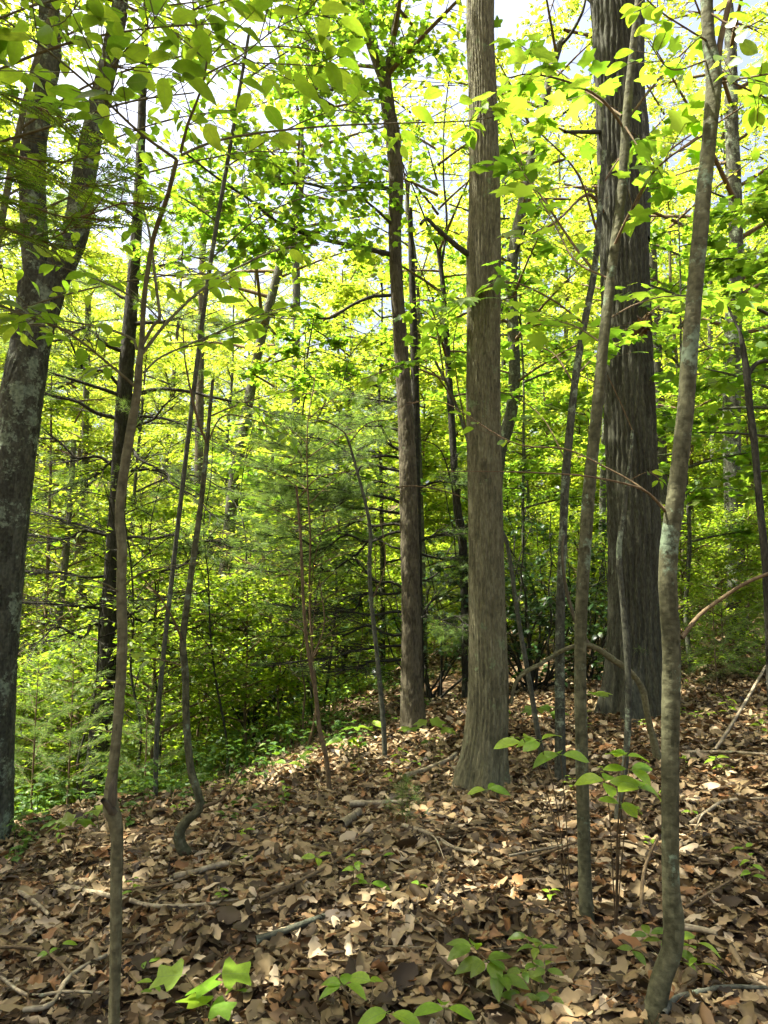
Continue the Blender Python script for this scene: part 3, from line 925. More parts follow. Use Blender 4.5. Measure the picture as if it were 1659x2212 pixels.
# ------------------------------------------------------------------ pines with bare whorled branches
def pine_branch(root, pts, w0, mat, needle_mb, green=0.0, ntw=16, tl=.55):
    mb = MB()
    P = np.array([at(*p) for p in pts]); m0 = mpp(*pts[0])
    C = limb(mb, P, w0 / 2 * m0, .007, .1, 6, .05)
    n = len(C); T = unit(np.gradient(C, axis=0))
    idx = np.sort(rng.integers(int(n * .2), n, ntw))
    sg = np.where(rng.random(ntw) < .5, -1, 1)
    sd = unit(np.cross(T[idx], np.array([0, 0, 1.])))
    dd = unit(T[idx] * rng.uniform(.5, 1, (ntw, 1)) + sd * sg[:, None] * rng.uniform(.4, .9, (ntw, 1)) + rng.normal(0, .13, (ntw, 3)))
    L = tl * rng.uniform(.5, 1.4, ntw) * (1.25 - .6 * idx / n)
    E = C[idx] + dd * L[:, None]
    prisms(mb, C[idx], E, .006, .003)
    k2 = ntw * 6
    ii = rng.integers(0, ntw, k2); u = rng.uniform(.15, 1, k2)[:, None]
    B2 = C[idx][ii] * (1 - u) + E[ii] * u
    s2 = unit(np.cross(dd[ii], np.array([0, 0, 1.]))) * np.where(rng.random(k2) < .5, -1, 1)[:, None]
    d2 = unit(dd[ii] * .8 + s2 * rng.uniform(.3, .9, (k2, 1)) + rng.normal(0, .16, (k2, 3)))
    E2 = B2 + d2 * (L[ii] * rng.uniform(.15, .5, k2))[:, None]
    prisms(mb, B2, E2, .0035, .0022)
    mb.obj('branch', mat, root)
    if green:
        g = rng.random(k2) < green
        if g.any():
            needles(needle_mb, E2[g], d2[g], 30, .12, .0017, .5)
            needles(needle_mb, (E2[g] + B2[g]) / 2, d2[g], 16, .11, .0017, .5)


d = 9.2
pp = pixel_path([(208, 1700, 56), (216, 1620, 50), (228, 1480, 44), (240, 1300, 40), (247, 1200, 38), (255, 1080, 34), (262, 950, 32), (268, 850, 31), (279, 720, 28), (288, 600, 25), (296, 480, 22), (302, 360, 19)], d)
b = pp[0, :3].copy(); b[2] = hgt(b[0], b[1])
pine = thing('pine_tree', 'dark pine trunk with whorls of bare horizontal branches down the slope', 'tree', b)
pp = with_top(sunk(pp), 12.5)
m_ = MB(); trunk_mesh(m_, pp, 44, .04, .008, .035, .1, .05, 5, 12); m_.obj('trunk', M['pine'], pine, smooth=True)
nm = MB()
PB = [([(262, 855), (190, 830), (100, 803), (40, 790)], .1), ([(258, 905), (180, 880), (95, 843), (20, 835)], .1), ([(262, 840), (200, 790), (150, 745), (120, 700)], .15),
      ([(285, 855), (350, 840), (440, 853), (550, 880), (640, 910)], .25), ([(285, 898), (360, 905), (420, 930), (500, 975)], .2), ([(250, 1010), (180, 980), (75, 943)], .1),
      ([(283, 1018), (340, 1018), (430, 1035), (520, 1065)], .25), ([(275, 935), (330, 900), (390, 850)], .1), ([(240, 1160), (190, 1150), (110, 1160), (45, 1158)], .0),
      ([(240, 1155), (130, 1120), (75, 1107)], .0), ([(265, 1163), (340, 1160), (440, 1168), (520, 1185)], .2), ([(230, 1245), (150, 1243), (45, 1230)], 0), ([(265, 1252), (380, 1225), (480, 1165)], .15),
      ([(228, 1315), (150, 1308), (40, 1300)], 0), ([(262, 1318), (330, 1345), (420, 1347), (520, 1360)], .1), ([(225, 1355), (170, 1358), (60, 1393)], 0), ([(262, 1345), (320, 1300), (400, 1290)], .1),
      ([(258, 1360), (330, 1385), (400, 1430)], .1), ([(290, 650), (200, 610), (120, 590)], .3), ([(292, 600), (380, 560), (460, 560)], .3), ([(288, 700), (400, 690), (480, 700)], .3), ([(270, 760), (180, 720), (60, 740)], .2),
      ([(262, 955), (320, 1000), (400, 1060), (470, 1120)], .25), ([(262, 980), (200, 1030), (120, 1060)], .2), ([(296, 470), (220, 430), (140, 440)], .5), ([(298, 450), (380, 430), (450, 420)], .5)]
for k, (pts, g) in enumerate(PB):
    n = len(pts); dz = random.uniform(-1.2, .8)
    pine_branch(pine, [(p[0], p[1], d + dz * i / (n - 1)) for i, p in enumerate(pts)], random.uniform(7, 11), M['pine'], nm, min(1, g * 1.5), 20, .6)
nm.obj('needles', M['needle'], pine)['kind'] = 'stuff'

# the second pine behind the plated trunk: long bare branches and grey-green needle sprays
d = 9.4
pp = pixel_path([(905, 1560, 26), (903, 1400, 24), (900, 1200, 22), (898, 1000, 20), (896, 800, 17), (890, 600, 13), (886, 450, 9)], d)
b = pp[0, :3].copy(); b[2] = hgt(b[0], b[1])
pine2 = thing('pine_tree', 'pine half hidden behind the plated trunk, grey-green needle sprays on long bare branches', 'tree', b)
m_ = MB(); trunk_mesh(m_, sunk(pp), 30, .05, .006, .035, .1, .02, 5, 13); m_.obj('trunk', M['pine'], pine2, smooth=True)
nm = MB()
PB = [([(890, 1285), (800, 1238), (720, 1217), (600, 1228), (545, 1230)], .12), ([(890, 1270), (800, 1290), (740, 1310), (640, 1330)], .15), ([(890, 1322), (790, 1325), (700, 1325), (620, 1308)], .2),
      ([(890, 1368), (780, 1363), (720, 1355), (600, 1374)], .1), ([(890, 1393), (800, 1400), (720, 1418), (590, 1438)], .05), ([(890, 1418), (800, 1435), (730, 1450)], .1), ([(905, 1170), (960, 1155), (1000, 1140)], .2),
      ([(905, 1195), (960, 1208), (1000, 1200)], .2), ([(890, 1000), (830, 985), (700, 990), (600, 960)], .75), ([(890, 1055), (820, 1047), (720, 1060), (630, 1050)], .75), ([(890, 1100), (800, 1065), (700, 1100), (600, 1090)], .8),
      ([(890, 1140), (800, 1130), (680, 1150), (560, 1130)], .7), ([(895, 940), (820, 920), (740, 930)], .6), ([(895, 1180), (780, 1180), (650, 1200), (560, 1190)], .8), ([(895, 1020), (800, 1010), (700, 1035), (590, 1010)], .9), ([(895, 1110), (790, 1100), (690, 1080), (580, 1060)], .9), ([(895, 1150), (800, 1160), (700, 1175), (600, 1160)], .9), ([(895, 975), (820, 960), (730, 965), (640, 930)], .8), ([(895, 1060), (950, 1040), (1000, 1050)], .5),
      ([(897, 1340), (960, 1330), (1010, 1350)], .4), ([(897, 1250), (950, 1240), (1000, 1220)], .4), ([(895, 860), (830, 870), (760, 850)], .5), ([(900, 1350), (930, 1300), (1000, 1290)], .4)]
for k, (pts, g) in enumerate(PB):
    n = len(pts); dz = random.uniform(-1.0, 1.2)
    pine_branch(pine2, [(p[0], p[1], d + dz * i / (n - 1)) for i, p in enumerate(pts)], random.uniform(6, 9), M['pine'], nm, min(1, g * 1.0 + .04), 22, .65)
nm.obj('needles', M['needle'], pine2)['kind'] = 'stuff'


# ------------------------------------------------------------------ saplings with single leaves
def sapling(name, label, stem, d, mat, branches, leaf, leaf_size, amp=.0015, ns=20, cw=.02, branch_mat='twig', flare=.006, lump=.05, seed=2, cat='sapling'):
    """stem rows (px, py, width[, depth]); branches: (points (px,py,depth), w0, w1, leaves, reach)"""
    pp = pixel_path(stem, d)
    b = pp[0, :3].copy(); b[2] = hgt(b[0], b[1])
    r = thing(name, label, cat, b)
    m_ = MB(); P = trunk_mesh(m_, sunk(pp, .1), ns, .018, amp, cw, .06, flare, 4, seed, lump)
    m_.obj('stem', mat, r, smooth=True)
    for br in branches:
        pts, w0, w1, nlv, reach = br[:5]
        size = br[5] if len(br) > 5 else leaf_size
        m_ = MB()
        C = add_branch(r, pts, w0, w1, None, mb=m_, ns=6, ds=.03)
        if nlv:
            leaves_on(r, ML[leaf], C, nlv, size, m_, reach=reach)
        m_.obj('branch', M[branch_mat] if br is not None else None, r, smooth=True)
    return r


# smooth sapling close by, with the spreading leafy top
D = 2.3
sapling('sapling', 'slim smooth-barked sapling with a gnarled knob, its leafy branches fanning over everything',
        [(243, 2330, 24), (246, 2212, 23), (250, 2050, 24), (252, 1900, 26), (252, 1790, 28), (240, 1745, 34), (240, 1705, 27), (247, 1640, 22), (258, 1520, 22), (264, 1400, 22), (263, 1300, 22), (262, 1250, 21), (264, 1180, 21), (258, 1110, 20), (268, 1020, 20),
         (284, 920, 19), (296, 850, 17), (300, 790, 15), (306, 740, 11), (312, 640, 10), (330, 520, 9, 2.25), (360, 430, 9, 2.15), (382, 345, 8, 2.1)], D, M['smooth'],
        [([(382, 345, 2.1), (300, 285, 2.0), (210, 200, 1.9), (110, 115, 1.8), (0, 35, 1.7)], 7, 4, 40, .26, .095),
         ([(390, 330, 2.1), (405, 270, 2.05), (432, 200, 2.0), (447, 130, 1.95), (425, 60, 1.9), (414, -20, 1.85)], 7, 3, 30, .26, .095),
         ([(392, 335, 2.1), (450, 310, 2.15), (540, 290, 2.2), (700, 273, 2.3), (860, 266, 2.4), (1000, 262, 2.5), (1062, 254, 2.6)], 6, 2, 30, .22, .09),
         ([(210, 195, 1.9), (260, 120, 1.85), (320, 60, 1.8), (360, 0, 1.75)], 4, 2, 20, .22, .105),
         ([(100, 60, 1.75), (140, 45, 1.7), (180, -10, 1.7)], 3, 2, 6, .2, .1),
         ([(445, 160, 1.98), (520, 120, 2.0), (600, 60, 2.0), (680, 20, 2.0)], 4, 2, 24, .26, .105),
         ([(440, 190, 2.0), (500, 140, 2.1), (640, 140, 2.2), (760, 150, 2.3)], 4, 2, 16, .22, .09),
         ([(300, 760, 2.3), (330, 705, 2.3), (345, 690, 2.3), (335, 600, 2.35), (322, 500, 2.4), (300, 420, 2.5)], 8, 4, 14, .22, .08),
         ([(306, 765, 2.3), (362, 695, 2.4), (430, 630, 2.55), (500, 585, 2.75), (600, 540, 2.95), (690, 528, 3.1)], 8, 3, 34, .3, .085),
         ([(296, 838, 2.3), (240, 790, 2.25), (150, 720, 2.15), (80, 690, 2.1), (0, 660, 2.05)], 7, 4, 26, .22, .08),
         ([(296, 755, 2.3), (290, 735, 2.3), (230, 710, 2.35), (120, 690, 2.45), (0, 668, 2.5)], 6, 3, 14, .22, .08),
         ([(310, 805, 2.3), (350, 770, 2.45), (430, 735, 2.7), (560, 680, 3.0), (640, 660, 3.2)], 5, 2, 34, .34, .085),
         ([(345, 690, 2.3), (300, 650, 2.4), (200, 600, 2.5), (110, 570, 2.6)], 5, 2, 12, .25, .08),
         ([(262, 1285, 2.3), (235, 1265, 2.25), (190, 1250, 2.2)], 5, 3, 0, .1),
         ([(268, 1265, 2.3), (300, 1240, 2.25), (350, 1226, 2.2), (430, 1215, 2.15)], 5, 2, 0, .1)],
        'beech', .085, branch_mat='smooth')
sap = bpy.data.objects['sapling']
m_ = MB()
k0 = at(232, 1738, 2.27)
limb(m_, [at(248, 1760, 2.3), at(240, 1748, 2.28), k0, at(222, 1728, 2.25)], .019, .008, .006, 9)
for q in range(4):
    limb(m_, [at(238 + 3 * q, 1740, 2.275), at(236 + 4 * q, 1712, 2.27), at(240 + 3 * q, 1690 - 6 * q, 2.285)], .007, .003, .008, 6)
m_.obj('knot', M['hick'], sap, smooth=True)

# two leafy saplings rooted just outside the frame, hanging over the same corner
sapling('sapling', 'leafy sapling hanging in from beyond the edge, broad leaves high over the hemlock bough',
        [(-330, 2000, 30), (-320, 1500, 28), (-300, 1000, 26), (-260, 600, 24), (-200, 300, 20), (-140, 80, 14), (-100, -60, 10)], 3.0, M['smooth'],
        [([(-230, 420, 3.0), (-60, 330, 2.8), (120, 270, 2.7), (280, 220, 2.7), (420, 200, 2.8)], 9, 3, 70, .36, .085),
         ([(-180, 240, 3.0), (0, 150, 2.8), (160, 90, 2.7), (330, 60, 2.7), (480, 50, 2.8)], 9, 3, 74, .36, .085),
         ([(-150, 120, 3.0), (0, 40, 2.7), (120, 0, 2.5), (260, -20, 2.4)], 7, 3, 50, .32, .085),
         ([(-250, 560, 3.0), (-40, 540, 3.0), (110, 500, 3.1), (260, 470, 3.2)], 7, 3, 50, .36, .08),
         ([(-270, 700, 3.0), (-60, 720, 3.1), (80, 700, 3.2), (170, 720, 3.3)], 6, 3, 16, .25, .08)],
        'beech', .09, branch_mat='smooth', seed=11)
sapling('sapling', 'leafy sapling behind the fanning one, its layered leaves filling the upper corner',
        [(-120, 1900, 16), (-100, 1400, 16), (-60, 900, 15), (0, 500, 14), (60, 200, 12), (120, 0, 10)], 4.3, M['smooth'],
        [([(-10, 520, 4.3), (140, 430, 4.2), (330, 370, 4.1), (520, 330, 4.1), (640, 330, 4.1)], 6, 2, 60, .5, .10),
         ([(40, 280, 4.3), (200, 180, 4.2), (400, 120, 4.1), (600, 100, 4.0), (740, 120, 4.0)], 6, 2, 66, .5, .10),
         ([(90, 100, 4.3), (260, 30, 4.2), (460, 0, 4.1), (640, -20, 4.1)], 5, 2, 44, .5, .10),
         ([(-40, 700, 4.3), (130, 640, 4.4), (320, 600, 4.5), (480, 590, 4.6)], 5, 2, 50, .5, .095),
         ([(20, 420, 4.3), (180, 330, 4.5), (360, 260, 4.7), (560, 230, 4.8)], 5, 2, 50, .5, .10)],
        'beech', .09, branch_mat='smooth', seed=12)

sapling('sapling', 'leafy sapling spreading between the fork and the plated trunk, leaf layers high up',
        [(330, 1900, 10, 6.4), (345, 1500, 10, 6.4), (400, 1000, 10, 6.4), (450, 600, 9, 6.3), (500, 300, 8, 6.2), (540, 60, 6, 6.1)], 6.4, M['grey'],
        [([(455, 560, 6.3), (560, 470, 6.2), (680, 420, 6.1), (780, 410, 6.0)], 4, 2, 50, .6, .10),
         ([(490, 360, 6.2), (600, 290, 6.0), (720, 240, 5.9), (800, 250, 5.8)], 4, 2, 56, .6, .10),
         ([(520, 180, 6.2), (640, 100, 6.0), (740, 60, 5.9)], 4, 2, 56, .6, .10),
         ([(470, 480, 6.3), (380, 420, 6.2), (260, 380, 6.1)], 4, 2, 46, .6, .10),
         ([(530, 110, 6.1), (440, 60, 6.0), (330, 20, 5.9)], 4, 2, 46, .6, .10),
         ([(430, 740, 6.4), (540, 690, 6.5), (660, 690, 6.6)], 4, 2, 40, .6, .095)],
        'beech', .10, branch_mat='smooth', seed=13)

# mottled sapling close by on the other side
b = ghit(1412, 2208); D = b[1]
sapling('sapling', 'thick mottled sapling bowed at its foot, closest to the camera on the litter slope',
        [(1408, 2225, 50), (1428, 2120, 46), (1452, 2050, 44), (1456, 1985, 45), (1450, 1920, 38), (1448, 1780, 37), (1448, 1600, 38), (1450, 1450, 39), (1449, 1380, 38), (1442, 1260, 38), (1446, 1170, 37), (1458, 1080, 36), (1470, 980, 34), (1481, 880, 33), (1490, 760, 32),
         (1500, 640, 31), (1511, 520, 31), (1522, 400, 30), (1534, 280, 29), (1542, 170, 32), (1531, 90, 26), (1526, 0, 25), (1524, -60, 24)], D, M['mossy'],
        [([(1548, 180, D), (1556, 90, D), (1570, 30, D), (1585, -40, D)], 15, 11, 6, .2, .09),
         ([(1472, 1378, D), (1510, 1330, D + .05), (1560, 1292, D + .05), (1620, 1255, D), (1700, 1225, D)], 10, 7, 0, .1),
         ([(1442, 1110, D), (1400, 1065, D - .05), (1350, 1045, D - .1), (1260, 1028, D - .15), (1130, 1020, D - .2), (1000, 1018, D - .25), (946, 1020, D - .3)], 6, 2, 0, .1),
         ([(1442, 1104, D), (1380, 1050, D + .2), (1300, 1005, D + .3), (1220, 970, D + .4), (1106, 955, D + .5), (960, 870, D + .7), (880, 870, D + .8)], 5, 2, 8, .2, .07),
         ([(1535, 280, D), (1500, 305, D + .3), (1412, 372, D + .6), (1350, 500, D + .9)], 5, 3, 8, .25, .08),
         ([(1550, 180, D), (1600, 170, D - .1), (1659, 160, D - .2), (1720, 150, D - .2)], 6, 3, 22, .25, .085),
         ([(1545, 160, D), (1640, 205, D), (1700, 230, D)], 5, 3, 14, .3, .085),
         ([(1530, 90, D), (1480, 60, D - .1), (1420, 20, D - .2), (1370, -30, D - .2)], 5, 3, 16, .25, .085),
         ([(1520, 20, D), (1600, 60, D - .1), (1680, 20, D - .2)], 5, 3, 14, .25, .085),
         ([(1528, 130, D), (1450, 150, D - .1), (1400, 90, D - .2)], 4, 2, 12, .22, .085)],
        'round', .09, branch_mat='twig', cw=.03, seed=5)

# two slim maples between the pale and the furrowed oak
b = ghit(1268, 1990); D = b[1]; D1 = D
sapling('sapling', 'straight slim grey sapling leaning in front of the furrowed oak, maple leaves in its top',
        [(1268, 1985, 32), (1264, 1900, 27), (1260, 1750, 26), (1256, 1600, 25), (1253, 1450, 24), (1256, 1300, 25), (1264, 1170, 26), (1272, 1060, 26), (1284, 940, 25), (1296, 820, 24), (1306, 720, 23), (1318, 620, 23), (1330, 520, 22), (1345, 400, 22), (1352, 280, 20), (1362, 160, 18), (1374, 50, 16), (1382, -20, 15)], D, M['mossy'],
        [([(1347, 275, D), (1300, 215, D - .05), (1230, 178, D - .1), (1150, 160, D - .15), (1100, 168, D - .2)], 7, 3, 22, .25),
         ([(1343, 250, D), (1270, 200, D + .3), (1200, 150, D + .5), (1106, 85, D + .8)], 5, 2, 22, .3),
         ([(1358, 255, D), (1400, 200, D), (1450, 140, D), (1515, 75, D), (1560, 20, D)], 6, 3, 12, .3),
         ([(1345, 265, D), (1380, 320, D - .1), (1412, 372, D - .15)], 5, 2, 10, .2),
         ([(1320, 545, D), (1360, 460, D - .1), (1412, 372, D - .2), (1500, 300, D - .3), (1659, 195, D - .5)], 6, 3, 26, .28),
         ([(1310, 600, D), (1240, 560, D + .2), (1190, 470, D + .4), (1110, 340, D + .7)], 5, 2, 34, .4),
         ([(1300, 740, D), (1230, 700, D + .4), (1150, 690, D + .8)], 4, 2, 26, .4),
         ([(1312, 690, D), (1380, 655, D + .3), (1460, 640, D + .6), (1600, 660, D + 1)], 4, 2, 24, .4)],
        'maple', .125, branch_mat='twig', seed=7)
b = ghit(1210, 1690); D = b[1]
sapling('sapling', 'dark-blotched maple sapling just beyond the straight grey one',
        [(1211, 1690, 24), (1210, 1560, 21), (1209, 1420, 20), (1211, 1280, 19), (1216, 1150, 18), (1222, 1030, 19), (1232, 920, 17), (1243, 820, 16), (1257, 730, 15), (1270, 660, 14), (1283, 590, 13), (1292, 500, 12), (1300, 400, 11), (1306, 300, 10), (1300, 200, 8)], D, M['lich'],
        [([(1283, 585, D), (1240, 530, D + .1), (1180, 440, D + .2), (1130, 360, D + .3), (1090, 250, D + .3), (1050, 140, D + .2)], 7, 2, 40, .5),
         ([(1290, 500, D), (1250, 380, D - .2), (1180, 300, D - .4), (1090, 230, D - .6)], 6, 2, 30, .4),
         ([(1262, 700, D), (1180, 640, D - .1), (1080, 610, D - .2), (960, 680, D - .3)], 5, 2, 40, .45),
         ([(1240, 830, D), (1190, 760, D + .3), (1110, 740, D + .6)], 5, 2, 30, .5),
         ([(1300, 400, D), (1350, 330, D + .2), (1420, 290, D + .4)], 5, 2, 24, .5),
         ([(1245, 810, D), (1300, 760, D + .4), (1390, 720, D + .7)], 5, 2, 34, .5),
         ([(1225, 1000, D), (1170, 900, D + .3), (1100, 850, D + .5)], 4, 2, 20, .4)],
        'maple', .13, branch_mat='twig', seed=8)

# slender maple reaching left past the plated trunk: foliage in front of it
b = ghit(1170, 1690); D = b[1]
sapling('sapling', 'thin crooked maple sapling rooted behind the pale oak, leaves drooping over the plated trunk',
        [(1182, 1700, 14), (1165, 1600, 12), (1145, 1480, 11), (1120, 1340, 10), (1100, 1200, 9), (1085, 1150, 9), (1040, 1080, 8), (1010, 950, 7), (975, 850, 6), (940, 780, 5)], D + .3, M['grey'],
        [([(985, 870, D + .3), (930, 800, D + .2), (870, 790, D + .1), (780, 820, D)], 4, 2, 26, .3),
         ([(960, 820, D + .3), (940, 700, D + .2), (900, 660, D + .1)], 4, 2, 26, .35),
         ([(1010, 950, D + .3), (980, 760, D + .3), (1000, 660, D + .3)], 4, 2, 18, .3),
         ([(1085, 1150, D + .3), (1010, 1080, D), (900, 1050, D - .2), (830, 1060, D - .2)], 4, 2, 0, .3)],
        'maple', .12, branch_mat='twig', seed=9)

# twisted dark stem at the edge
b = ghit(1640, 1560); D = b[1]
sapling('sapling', 'twisted dark bare stem bent like an elbow beside the lichened trunk',
        [(1668, 1560, 17), (1662, 1400, 16), (1655, 1250, 16), (1650, 1180, 16), (1640, 1080, 15), (1630, 960, 14), (1620, 880, 14), (1613, 805, 14), (1604, 745, 10), (1598, 715, 7)], D, M['pine'],
        [([(1614, 812, D), (1635, 785, D), (1665, 780, D), (1700, 790, D)], 11, 8, 0, .1), ([(1632, 1000, D), (1612, 905, D), (1600, 898, D)], 5, 2, 0, .1), ([(1600, 720, D), (1560, 650, D + .2), (1500, 640, D + .4), (1320, 640, D + .8)], 6, 3, 30, .5), ([(1700, 700, D), (1620, 660, D), (1560, 645, D + .2), (1480, 640, D + .3)], 9, 4, 16, .4)],
        'maple', .13, branch_mat='pine', seed=4)

# crooked sapling on the slope
b = ghit(405, 1858); D = b[1]
sapling('sapling', 'crooked sapling with a kinked mossy foot below the leaning grey trunk',
        [(408, 1858, 26), (390, 1825, 24), (388, 1798, 22), (402, 1775, 20), (430, 1748, 18), (428, 1715, 16), (412, 1660, 15), (403, 1560, 14), (401, 1460, 14), (395, 1390, 14), (402, 1320, 13), (413, 1240, 12), (424, 1160, 12), (436, 1070, 11), (446, 970, 10), (452, 900, 8), (460, 820, 7)], D, M['mossy'],
        [([(394, 1385, D), (375, 1340, D - .1), (345, 1290, D - .2), (300, 1240, D - .3)], 6, 3, 0, .2), ([(432, 1745, D), (460, 1735, D), (480, 1725, D), (500, 1700, D), (530, 1655, D)], 9, 4, 0, .1),
         ([(448, 960, D), (425, 900, D - .1), (400, 780, D - .2), (395, 700, D - .2)], 6, 3, 10, .2), ([(452, 900, D), (500, 880, D + .2), (560, 860, D + .4), (640, 840, D + .5)], 4, 2, 24, .3), ([(447, 960, D), (480, 900, D), (540, 905, D), (620, 940, D)], 4, 2, 22, .3),
         ([(400, 1440, D), (350, 1425, D), (300, 1420, D)], 3, 2, 6, .2)],
        'beech', .085, branch_mat='twig', seed=6, lump=.08)

# thin stems in the middle
for lab, stem, bp in (
        ('thin pale stem rising past the pine branches to a small fork of twigs', [(832, 1640, 11), (828, 1560, 11), (820, 1470, 11), (812, 1390, 10), (802, 1300, 10), (798, 1220, 9), (800, 1150, 8), (790, 1090, 7), (772, 1020, 6), (755, 960, 5), (745, 935, 4)], (836, 1640)),
        ('dark thin stem rooted in the green edge below the pine branches', [(712, 1715, 11), (705, 1640, 10), (690, 1570, 10), (682, 1500, 9), (670, 1430, 9), (662, 1380, 8), (655, 1290, 7), (652, 1220, 7), (648, 1140, 6), (640, 1050, 5)], (712, 1715))):
    b = ghit(*bp); D = b[1]
    t0 = stem[-1]
    sapling('sapling', lab, stem, D, M['twig'] if 'dark' in lab else M['grey'],
            [([(t0[0], t0[1], D), (t0[0] - 40, t0[1] - 25, D), (t0[0] - 110, t0[1] - 45, D - .2)], 3, 2, 12, .2), ([(t0[0] + 10, t0[1] + 20, D), (t0[0] + 50, t0[1] - 20, D), (t0[0] + 110, t0[1] - 30, D + .2)], 3, 2, 10, .2),
             ([(stem[4][0], stem[4][1], D), (stem[4][0] + 30, stem[4][1] - 80, D), (stem[4][0] + 20, stem[4][1] - 180, D)], 4, 2, 4, .2)], 'beech', .08, ns=10, seed=3)

b = ghit(1340, 1965); D = b[1]
sapling('sapling', 'spindly mottled stem with a swollen joint standing before the furrowed oak',
        [(1342, 1975, 17), (1338, 1850, 14), (1334, 1760, 13), (1345, 1700, 13), (1356, 1580, 13), (1357, 1480, 13), (1352, 1380, 13), (1345, 1300, 12), (1338, 1220, 12), (1338, 1170, 12), (1347, 1110, 11), (1352, 1060, 10), (1362, 990, 8), (1366, 930, 6)], D + .9, M['lich'],
        [([(1366, 930, D + .9), (1345, 880, D + .9), (1312, 810, D + .8)], 3, 2, 0, .1), ([(1355, 1040, D + .9), (1400, 1020, D + .9), (1430, 1040, D + .9)], 3, 2, 6, .15)], 'beech', .075, seed=2)

# arched dead branch with peeling bark between the oaks
b = ghit(1420, 1645); D = b[1]
br = thing('dead_branch', 'arched peeling dead branch bowed over the litter before the furrowed oak', 'branch', b)
m_ = MB()
pp = pixel_path([(1425, 1650, 18), (1412, 1600, 14), (1398, 1540, 12), (1388, 1490, 13), (1362, 1452, 12), (1325, 1425, 14), (1285, 1398, 12), (1255, 1393, 12), (1215, 1405, 9), (1165, 1435, 9), (1130, 1455, 10), (1112, 1480, 8), (1103, 1520, 7)], D)
pp[0, 2] = hgt(pp[0, 0], pp[0, 1]) - .03
trunk_mesh(m_, pp, 18, .02, .004, .02, .1, 0, 4, 3, .1); m_.obj('limb', M['smooth'], br, smooth=True)
add_branch(br, [(1272, 1395, D), (1245, 1345, D), (1225, 1280, D), (1215, 1210, D), (1218, 1150, D + .1)], 11, 5, M['hick'])

# clump of dead leaves caught in the twigs before the furrowed oak
c0 = at(1386, 703, 5.2)
cl = thing('leaf_clump', 'withered brown leaf clump caught in twigs against the furrowed oak', 'leaf clump', c0)
m_ = MB(); n = 70
for p in NEAR_DEAD[:6]:
    th = rng.normal(0, 1, (n // 6, 3))
    scatter_leaves(m_, c0 + rng.normal(0, .032, (n // 6, 3)), th, rng.normal(0, 1, (n // 6, 3)), rng.uniform(.05, .09, n // 6), p, rng.uniform(.35, .9, n // 6))
m_.obj('dead_leaves', M['dead'], cl)
m_ = MB(); limb(m_, np.array([c0, at(1400, 680, 5.25), at(1450, 650, 5.3), at(1560, 645, 5.4)]), .006, .004); limb(m_, np.array([c0, at(1340, 715, 5.2), at(1290, 745, 5.2)]), .004, .002); m_.obj('twig', M['twig'], cl)


# hemlock bough hanging in from a trunk out of frame
hb = at(-420, 900, 2.6); hb[2] = hgt(hb[0], hb[1])
hem = thing('hemlock_tree', 'hemlock bough with short flat needles drooping across the lichened fork', 'tree', hb)
m_ = MB(); hp = np.array([(hb[0], hb[1], hb[2] - .1, .06), (hb[0] + .02, hb[1], hb[2] + 2, .05), (hb[0], hb[1], hb[2] + 5, .03)]); trunk_mesh(m_, hp, 16, .05, .003, .02, .08, .02, 4, 3); m_.obj('trunk', M['hick'], hem, smooth=True)
nm = MB()
for pts in ([(-420, 330, 2.6), (-150, 300, 2.2), (0, 330, 1.95), (120, 350, 1.85), (230, 330, 1.8)], [(-420, 180, 2.6), (-150, 170, 2.1), (0, 200, 1.8), (80, 230, 1.7), (150, 260, 1.65)], [(-420, 520, 2.6), (-100, 430, 2.2), (20, 430, 2.0), (150, 470, 1.9), (260, 440, 1.85), (330, 440, 1.8)],
            [(-420, 560, 2.6), (-100, 500, 2.3), (0, 490, 2.1), (90, 520, 2.0), (180, 480, 2.0)], [(-420, 420, 2.6), (-100, 400, 2.3), (60, 380, 2.2), (160, 400, 2.1), (250, 400, 2.1)]):
    m_ = MB()
    C = add_branch(hem, pts, 8, 3, None, mb=m_, ds=.03)
    T = unit(np.gradient(C, axis=0)); n = len(C)
    for k in range(60):
        i = random.randrange(int(n * .35), n)
        sd = unit(np.cross(T[i], np.array([0, 0, 1.]))) * random.choice((-1, 1))
        dd = unit(T[i] * .8 + sd * random.uniform(.4, .9) + np.array([0, 0, random.gauss(-.1, .15)]))
        L = random.uniform(.06, .2); e = C[i] + dd * L
        prisms(m_, C[i][None], e[None], .0018, .001)
        q = int(L / .004); u = np.linspace(.1, 1, q)[:, None]
        B = C[i] + dd * L * u
        s2 = unit(np.cross(dd, np.array([0, 0, 1.])))
        ax = dd * .5 + s2 * np.where(np.arange(q) % 2, 1, -1)[:, None] + rng.normal(0, .1, (q, 3))
        scatter_leaves(nm, B, ax, np.array([0, 0, 1.]) + rng.normal(0, .25, (q, 3)), rng.uniform(.016, .023, q), (np.array([(-.07, 0, 0), (.07, 0, 0), (.07, .9, 0), (-.07, .9, 0)], float), None, np.array([(0, 1, 2, 3)])), np.full(q, random.random()))
    m_.obj('branch', M['twig'], hem, smooth=True)
nm.obj('needles', M['hemlock'], hem)['kind'] = 'stuff'


